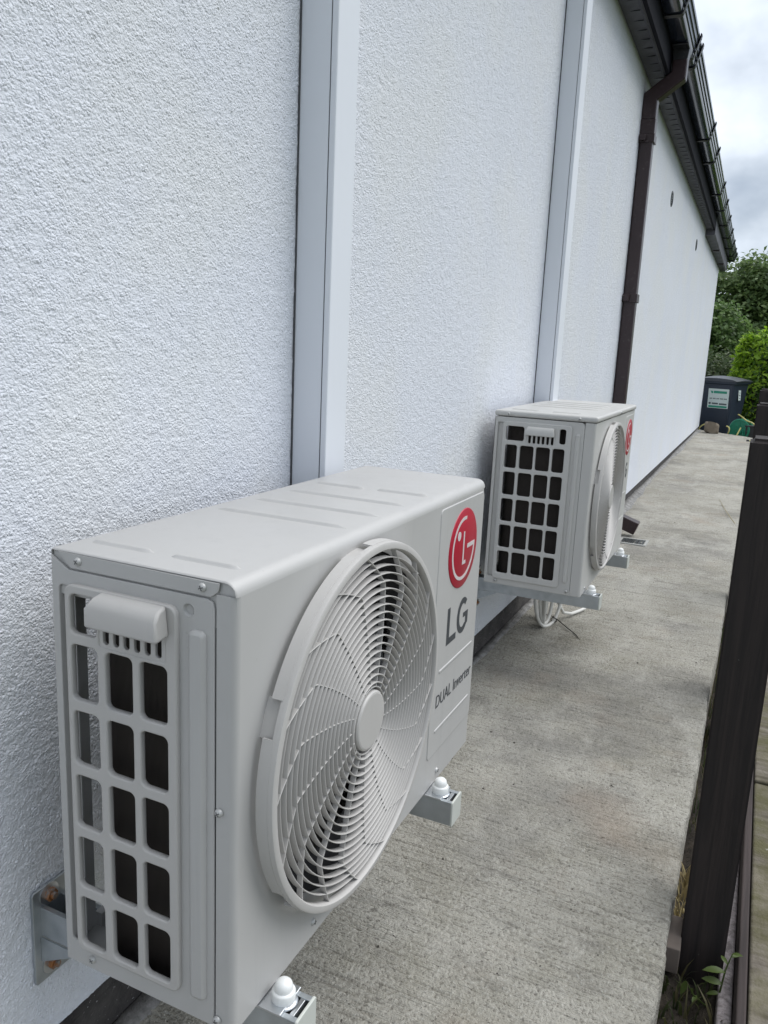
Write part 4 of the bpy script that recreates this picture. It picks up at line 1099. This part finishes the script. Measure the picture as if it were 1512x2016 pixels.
shrub((15.9, 0.05, -0.16), [(0, 0.1, 0.75, 0.62), (0.1, 0.75, 0.7, 0.6), (0, -0.45, 0.62, 0.55), (-0.2, 0.3, 0.35, 0.5), (-0.2, -0.3, 0.3, 0.4)], 14000, 0.085, 'leaf_shrub', 'dark loose shrub behind the wheelie bin')
shrub((15.2, -1.0, -0.16), [(0, 0, 1.35, 0.40), (0, 0.25, 1.0, 0.4), (0.1, -0.5, 1.2, 0.5), (0, 0, 0.5, 0.5)], 5000, 0.075, 'leaf_olive', 'olive-toned shrub just above the bright hedge')

# clipped laurel-like hedge
hd = tag(empty('hedge', (13.0, -1.3, -0.16)), 'bright green leafy hedge beside the wheelie bin', 'hedge')
def hedge():
    hx, hy, hz = 0.55, 0.97, 1.52
    def surf(n, depth):
        P = []; N = []
        a = RNG.uniform(0, 1, n)
        for k in range(n):
            t = a[k]; q = RNG.uniform(-1, 1); r = RNG.uniform(0, 1)
            if t < 0.5: p = (-hx, q * hy, r * hz); nn = (-1, 0, 0.25)
            elif t < 0.72: p = (q * hx, hy, r * hz); nn = (0, 1, 0.25)
            elif t < 0.94: p = (q * hx, RNG.uniform(-1, 1) * hy, hz); nn = (0, 0, 1)
            else: p = (q * hx, -hy, r * hz); nn = (0, -1, 0.2)
            P.append(p); N.append(nn)
        P = np.array(P); N = np.array(N, float)
        bulge = 0.05 * np.sin(P[:, 1] * 5 + P[:, 2] * 4) + 0.04 * np.sin(P[:, 2] * 9 + 1) + 0.03 * np.sin(P[:, 1] * 13)
        P = P + N * (bulge - depth * RNG.uniform(0, 1, n))[:, None] + RNG.normal(0, 0.02, (n, 3))
        # rounded shoulder
        sh = np.clip((P[:, 2] - 1.15) / 0.4, 0, 1) ** 2 * 0.13
        P[:, 1] -= np.sign(P[:, 1]) * sh * (np.abs(P[:, 1]) > hy * 0.7); P[:, 0] += sh * (P[:, 0] < -hx * 0.6)
        P[:, 2] = np.maximum(P[:, 2], 0.03); return P, N
    P, N = surf(9000, 0.16); finish(leaves_mesh(P, N, 0.085, 'leaf_hedge_dark', 'foliage', 0.42, 0.2, 0.55), 'foliage', hd)
    P, N = surf(15000, 0.03)
    # young growth stands mostly on the shoulders and the corner by the bin
    w = np.clip((P[:, 2] - 0.75) / 0.7, 0, 1) * 0.55 + np.clip((P[:, 1] - 0.55) / 0.4, 0, 1) * 0.6 + 0.08
    keep = RNG.uniform(0, 1, len(P)) < w
    finish(leaves_mesh(P[keep], N[keep] + np.array([0, 0, 0.5]), 0.088, 'leaf_bright', 'new_growth', 0.40, 0.25, 0.5), 'new_growth', hd)
    mb = MB(); mb.box(-hx + 0.2, hx - 0.2, -hy + 0.2, hy - 0.2, 0.0, hz - 0.22)
    mb.build('dark_core', 'bark', hd)  # plain dark box stands in for the shade deep inside the leaves
hedge()

# ------------------------------------------------------------------ wheelie bin
wb = tag(empty('wheelie_bin', (11.93, -0.225, -0.16), RAD(-17)), 'dark grey wheelie bin with a white and green label beyond the wall corner', 'wheelie bin')
def frus(z0, a0, b0, z1, a1, b1, sh0=0.0, sh1=0.0):
    return [(-a0 + sh0, -b0, z0), (a0 + sh0, -b0, z0), (a0 + sh0, b0, z0), (-a0 + sh0, b0, z0), (-a1 + sh1, -b1, z1), (a1 + sh1, -b1, z1), (a1 + sh1, b1, z1), (-a1 + sh1, b1, z1)]
FB = [(0, 3, 2, 1), (4, 5, 6, 7), (0, 1, 5, 4), (1, 2, 6, 5), (2, 3, 7, 6), (3, 0, 4, 7)]
MB().add(frus(0.05, 0.215, 0.20, 0.84, 0.29, 0.255), FB).build('body', 'bin_plastic', wb, bevel=0.03, seg=3)
MB().add(frus(0.825, 0.315, 0.275, 0.865, 0.318, 0.278), FB).build('rim', 'bin_plastic', wb, bevel=0.008)
def bin_lid():
    nx, ny = 12, 12; vs = []
    for i in range(nx + 1):
        for j in range(ny + 1):
            u_, v_ = -1 + 2 * i / nx, -1 + 2 * j / ny
            vs.append((u_ * 0.335, v_ * 0.292, 0.868 + 0.052 * (1 - v_ ** 2) ** 0.6 * (1 - 0.35 * u_ ** 2) + 0.012 * (1 - abs(u_))))
    for i in range(nx + 1):
        for j in range(ny + 1):
            u_, v_ = -1 + 2 * i / nx, -1 + 2 * j / ny; vs.append((u_ * 0.33, v_ * 0.287, 0.858))
    N = (nx + 1) * (ny + 1); fs = []
    for i in range(nx):
        for j in range(ny):
            q = i * (ny + 1) + j; fs.append((q, q + ny + 1, q + ny + 2, q + 1)); fs.append((N + q, N + q + 1, N + q + ny + 2, N + q + ny + 1))
    for j in range(ny):
        fs.append((j, j + 1, N + j + 1, N + j)); q = nx * (ny + 1) + j; fs.append((q, N + q, N + q + 1, q + 1))
    for i in range(nx):
        q = i * (ny + 1); fs.append((q, N + q, N + q + ny + 1, q + ny + 1)); q += ny; fs.append((q, q + ny + 1, N + q + ny + 1, N + q))
    return MB().add(vs, fs)
bin_lid().build('lid', 'bin_lid', wb, smooth=40)
MB().tube([(0.33, -0.23, 0.86), (0.385, -0.23, 0.87), (0.385, 0.23, 0.87), (0.33, 0.23, 0.86)], 0.014, 8).build('handle', 'bin_plastic', wb, smooth=50)
for s in (-1, 1):
    w_ = MB().lathe([(0.0, -0.025), (0.085, -0.025), (0.1, -0.015), (0.1, 0.015), (0.085, 0.025), (0.0, 0.025)], 28, 0, Matrix.Translation((0.21, s * 0.235, 0.1)) @ Matrix.Rotation(RAD(90), 4, 'X')).build('wheel', 'rubber', wb, smooth=40)
# sticker on the leaning front face
lean = math.atan2(0.075, 0.79)
def on_front(u_, v_):  # u across to the right (-Y), v up from the base
    return Matrix(((0, sin(-lean), -cos(lean), -0.2165 - (v_ - 0.05) * 0.075 / 0.79), (-1, 0, 0, -u_), (0, cos(lean), sin(-lean), v_), (0, 0, 0, 1)))
MS = on_front(0.055, 0.62)
stk = plate('label_sticker', [rrect(-0.150, 0.135, -0.135, 0.135, 0.008)], 0.002, 0.0, MS @ Matrix.Translation((0, 0, 0.003)), 'sticker_white', wb)
mb = MB(); MS2 = MS @ Matrix.Translation((0, 0, 0.0036))
for (a0, a1, c0, c1) in ((-0.075, 0.105, 0.072, 0.105), (-0.135, 0.120, -0.127, -0.100)): mb.box(a0, a1, c0, c1, -0.0006, 0.0003, 0, MS2)
mb.mesh(plate_mesh([[(-0.120, 0.105), (-0.085, 0.100), (-0.082, 0.072), (-0.105, 0.068)]], 0.001), MS2)
mb.build('sticker_print', 'sticker_green', stk)
mb = MB(); x = -0.125
for k in range(16):
    w_ = random.choice((0.008, 0.011, 0.014)); mb.box(x, x + w_, -0.010, 0.006, -0.0006, 0.0003, 0, MS2); x += w_ + (0.012 if k % 3 == 2 else 0.004)
    if x > 0.115: break
mb.box(-0.09, -0.005, -0.082, -0.060, -0.0006, 0.0003, 0, MS2); mb.box(0.01, 0.115, -0.086, -0.064, -0.0006, 0.0003, 0, MS2); mb.box(-0.135, -0.105, -0.085, -0.055, -0.0006, 0.0003, 0, MS2)
mb.build('sticker_text', 'sticker_text', stk)
# narrow sticker on the side facing the fence
MSd = Matrix(((1, 0, 0, -0.03), (0, 0, -1, -0.2505), (0, 1, 0, 0.675), (0, 0, 0, 1))) @ Matrix.Rotation(RAD(-4), 4, 'X')
st2 = plate('side_sticker', [rrect(-0.055, 0.035, -0.07, 0.07, 0.004)], 0.002, 0.0, MSd @ Matrix.Translation((0, 0, 0.004)), 'sticker_white', wb)
mb = MB(); MSd2 = MSd @ Matrix.Translation((0, 0, 0.0046))
for c in (0.03, 0.0, -0.012, -0.045): mb.box(-0.035, 0.015, c, c + 0.008, -0.0006, 0.0003, 0, MSd2)
mb.build('sticker_text', 'sticker_text', st2)

# ------------------------------------------------------------------ stone block on the path end
bm = bmesh.new(); bmesh.ops.create_cube(bm, size=1.0); bmesh.ops.subdivide_edges(bm, edges=bm.edges, cuts=4, use_grid_fill=True)
for v in bm.verts:
    c = v.co.copy(); r_ = 1.0 - 0.16 * (abs(c.x) * 2) ** 3 * (abs(c.y) * 2) ** 3 - 0.10 * (abs(c.z) * 2) ** 4 * ((abs(c.y) * 2) ** 4)
    nn = 0.05 * sin(c.x * 9 + c.y * 5) + 0.04 * sin(c.z * 11 + c.y * 7 + 2) + random.uniform(-.015, .015)
    v.co = Vector((c.x * 0.15 * (r_ + nn), c.y * 0.180 * (r_ + nn * 0.8), (c.z * 0.148 - 0.010 * c.x * 2 - 0.012 * c.y * -2) * (r_ + nn * 0.3)))
me = bpy.data.meshes.new('stone_block'); bm.to_mesh(me); bm.free(); me.materials.append(MATS['stone'])
o = finish(me, 'stone_block', None, smooth=50); o.location = (10.98, -0.188, path_z(11) + 0.072); tag(o, 'brown stone block sitting at the far end of the path', 'stone')

# ------------------------------------------------------------------ hose reel, hose and dark tub
hr = tag(empty('hose_reel', (11.20, -0.545, -0.16), RAD(-28)), 'green hose reel standing beyond the path end', 'hose reel')
MR = Matrix.Translation((0, 0, 0.245)) @ Matrix.Rotation(RAD(-90), 4, 'Y') @ Matrix.Rotation(RAD(0), 4, 'X')
for s, nm in ((0.05, 'reel_side'), (-0.05, 'reel_side')):
    mb = MB(); mb.lathe([(0.122, s - 0.006), (0.140, s - 0.008), (0.150, s), (0.140, s + 0.008), (0.122, s + 0.006)], 40, 0, MR, close=True)
    mb.lathe([(0.0, s + 0.006), (0.045, s + 0.006), (0.05, s - 0.004), (0.0, s - 0.006)], 24, 0, MR)
    mb.lathe([(0.05, s + 0.0015), (0.123, s + 0.0015), (0.123, s - 0.0015), (0.05, s - 0.0015)], 32, 0, MR, close=True)
    for k in range(8):
        mb.box(0.04, 0.13, -0.007, 0.007, s - 0.006, s + 0.006, 0, MR @ Matrix.Rotation(RAD(45 * k), 4, 'Z'))
    mb.build(nm, 'reel_green', hr, smooth=40)
mb = MB()
for k in range(5): mb.lathe([(0.085 + 0.009 * cos(a), -0.036 + 0.018 * k + 0.009 * sin(a)) for a in np.linspace(0, 2 * pi, 8, endpoint=False)], 30, 0, MR, close=True)
mb.build('wound_hose', 'hose_yellow', hr, smooth=60)
MB().tube([(-0.07, -0.13, 0.0), (-0.06, -0.05, 0.245), (-0.07, 0.13, 0.0)], 0.011, 8).build('stand', 'reel_green', hr, smooth=50)
MB().tube([(0.07, -0.13, 0.0), (0.06, -0.05, 0.245), (0.07, 0.13, 0.0)], 0.011, 8).build('stand', 'reel_green', hr, smooth=50)
def hose(pts, label):
    # smooth the polyline
    P = [Vector(p) for p in pts]; Q = []
    for i in range(len(P) - 1):
        p0, p1, p2, p3 = P[max(i - 1, 0)], P[i], P[i + 1], P[min(i + 2, len(P) - 1)]
        for k in range(8):
            t = k / 8; Q.append(0.5 * ((2 * p1) + (p2 - p0) * t + (2 * p0 - 5 * p1 + 4 * p2 - p3) * t * t + (3 * p1 - p0 - 3 * p2 + p3) * t ** 3))
    Q.append(P[-1])
    return tag(MB().tube(Q, 0.0088, 8).build('garden_hose', 'hose_yellow', None, smooth=60), label, 'hose', 'yellow garden hose pieces')
hose([(11.0, -0.490, 0.30), (11.05, -0.545, 0.262), (11.02, -0.60, 0.225), (10.97, -0.67, 0.205), (10.93, -0.722, 0.150), (10.95, -0.73, 0.02), (11.0, -0.72, -0.14)], 'yellow hose arching over the dark tub')
hose([(11.10, -0.362, 0.128), (11.08, -0.395, 0.112), (11.07, -0.402, 0.07), (11.1, -0.385, 0.0), (11.15, -0.37, -0.14)], 'short yellow hose hook left of the green reel')
hose([(11.03, -0.540, 0.125), (11.00, -0.520, 0.07), (10.98, -0.503, 0.018), (11.05, -0.49, -0.05), (11.1, -0.47, -0.14)], 'yellow hose hanging down in front of the green reel')
hose([(11.30, 0.00 - 0.012, -0.12), (11.22, -0.015, 0.04), (11.18, -0.045, 0.098), (11.15, -0.09, 0.128), (11.18, -0.14, 0.132), (11.25, -0.17, 0.06), (11.3, -0.17, -0.14)], 'yellow hose curving from the wall corner behind the stone block')
nz_ = tag(empty('hose_nozzle', (10.235, -0.68, path_z(10.2))), 'hose end with black connector lying on the path edge', 'hose end')
MB().tube([(0, 0.045, 0.012), (0.003, 0.012, 0.012)], [0.013, 0.011], 10).build('connector', 'black_plastic', nz_, smooth=50)
MB().tube([(0.003, 0.013, 0.011), (0.004, -0.02, 0.010), (0.01, -0.05, 0.009)], 0.0085, 8).build('hose_end', 'hose_yellow', nz_, smooth=60)
tb = tag(empty('dark_tub', (11.20, -0.685, -0.16)), 'dark square tub beside the hose reel', 'tub')
MB().add(frus(0.0, 0.09, 0.075, 0.31, 0.105, 0.088), FB).build('body', 'black_plastic', tb, bevel=0.012, seg=3)
MB().add(frus(0.295, 0.112, 0.095, 0.318, 0.112, 0.095), FB).build('rim', 'black_plastic', tb, bevel=0.005)

# ------------------------------------------------------------------ weeds in the gap
def blades(n, xr, yr, z, hmin, hmax, mat, name, label, width=0.0035, lean=0.6):
    vs = []; fs = []
    for k in range(n):
        x, y = random.uniform(*xr), random.uniform(*yr); h = random.uniform(hmin, hmax); a = random.uniform(0, 2 * pi); l = random.uniform(0.1, lean) * h
        w = width * random.uniform(0.6, 1.2); px, py = -sin(a) * w, cos(a) * w; o = len(vs)
        for i in range(4):
            t = i / 3; ww = (1 - t) ** 0.7; cx, cy, cz = x + cos(a) * l * t * t, y + sin(a) * l * t * t, z + h * t * (1 - 0.25 * t)
            vs += [(cx + px * ww, cy + py * ww, cz), (cx - px * ww, cy - py * ww, cz + 0.0003)]
        for i in range(3): fs.append((o + 2 * i, o + 2 * i + 1, o + 2 * i + 3, o + 2 * i + 2))
    ob = MB().add(vs, fs).build(name, mat, None, smooth=180, fixn=False); return tag(ob, label, 'grass', kind='stuff')
blades(170, (0.35, 0.86), (-0.80, -0.705), -0.135, 0.02, 0.085, 'grass_blade', 'weed_grass', 'thin grass and weeds growing in the soil gap')
blades(60, (0.90, 1.15), (-0.722, -0.704), -0.13, 0.03, 0.10, 'dead_grass', 'dead_grass', 'dry yellow grass caught between path edge and post', 0.0022, 1.0)
blades(320, (1.3, 5.5), (-0.735, -0.708), -0.13, 0.03, 0.11, 'grass_blade', 'edge_grass', 'short grass along the path edge behind the posts', 0.0025)

def weed(base, stems, label):
    t = tag(empty('weed_plant', base), label, 'plant')
    mb = MB()
    for s in stems: mb.tube(s['pts'], [0.0016] * (len(s['pts']) - 1) + [0.0008], 6)
    mb.build('stem', 'weed_leaf', t, smooth=60)
    for s in stems:
        for (p, d, L) in s['leaves']:
            p = Vector(p); d = Vector(d).normalized(); n_ = Vector((random.uniform(-.5, .2), random.uniform(-.3, .3), 1)).normalized(); sd_ = d.cross(n_).normalized(); n_ = sd_.cross(d)
            vs = []; 
            for i in range(6):
                tt = i / 5; w = 0.16 * L * sin(pi * min(1, tt * 0.96 + 0.04)) ** 0.8; L_ = L * 0.8; c = p + d * L_ * tt - n_ * L * 0.22 * tt * tt
                vs += [c + sd_ * w + n_ * w * 0.3, c, c - sd_ * w + n_ * w * 0.3]
            fs = []
            for i in range(5):
                for j in range(2): fs.append((i * 3 + j, i * 3 + j + 1, (i + 1) * 3 + j + 1, (i + 1) * 3 + j))
            MB().add(vs, fs).build('leaf', 'weed_leaf', t, smooth=180, fixn=False)
    return t
weed((0.80, -0.803, -0.13), [
    dict(pts=[(0, 0, 0), (-0.005, 0.004, 0.035), (0.008, 0.0, 0.07), (0.02, -0.008, 0.098)],
         leaves=[((-0.003, 0.003, 0.03), (-0.35, 0.9, 0.1), 0.030), ((0.0, 0.002, 0.048), (-0.2, 1, 0.25), 0.042), ((0.006, 0.0, 0.068), (-0.25, 1, 0.15), 0.046), ((0.018, -0.006, 0.092), (0.5, -0.7, 0.3), 0.026), ((0.02, -0.008, 0.098), (-0.3, -0.8, 0.5), 0.022), ((0.012, -0.002, 0.08), (0.6, 0.5, 0.3), 0.024)]),
    dict(pts=[(-0.01, 0.02, 0), (-0.02, 0.045, 0.022), (-0.02, 0.06, 0.045)],
         leaves=[((-0.02, 0.06, 0.045), (0.1, 0.15, -1), 0.034), ((-0.02, 0.05, 0.035), (0.2, -0.2, -1), 0.028), ((-0.015, 0.04, 0.02), (-0.9, 0.3, 0.1), 0.024)])],
    'young weed with pale green leaves at the foot of the nearest post')

# ------------------------------------------------------------------ crumbs and straw on the path
vs = []; fs = []
for k in range(520):
    x = 0.2 + 8.5 * random.random() ** 1.6; y = random.uniform(-0.69, -0.02); s = random.uniform(0.0008, 0.0024) * (1.0 if random.random() < 0.9 else 1.7); z = path_z(x); o = len(vs)
    q = [(random.uniform(.6, 1.6) * s, random.uniform(.6, 1.2) * s) for _ in range(4)]
    vs += [(x - q[0][0], y - q[0][1], z), (x + q[1][0], y - q[1][1], z), (x + q[2][0], y + q[2][1], z), (x - q[3][0], y + q[3][1], z), (x + random.uniform(-.4, .4) * s, y, z + s * random.uniform(.5, 1.1))]
    fs += [(o, o + 1, o + 4), (o + 1, o + 2, o + 4), (o + 2, o + 3, o + 4), (o + 3, o, o + 4)]
tag(MB().add(vs, fs).build('path_crumbs', 'twig', None), 'dark crumbs of dirt scattered over the path', 'debris', kind='stuff')
tag(MB().tube([(5.6, -0.55, path_z(5.6) + 0.002), (5.2, -0.60, path_z(5) + 0.008), (4.75, -0.662, path_z(4.7) + 0.02), (4.7, -0.70, 0.0)], [0.0008, 0.0015, 0.002, 0.002], 5).build('dry_straw', 'dead_grass', None, smooth=60), 'long dry straw bent over the path edge', 'straw')
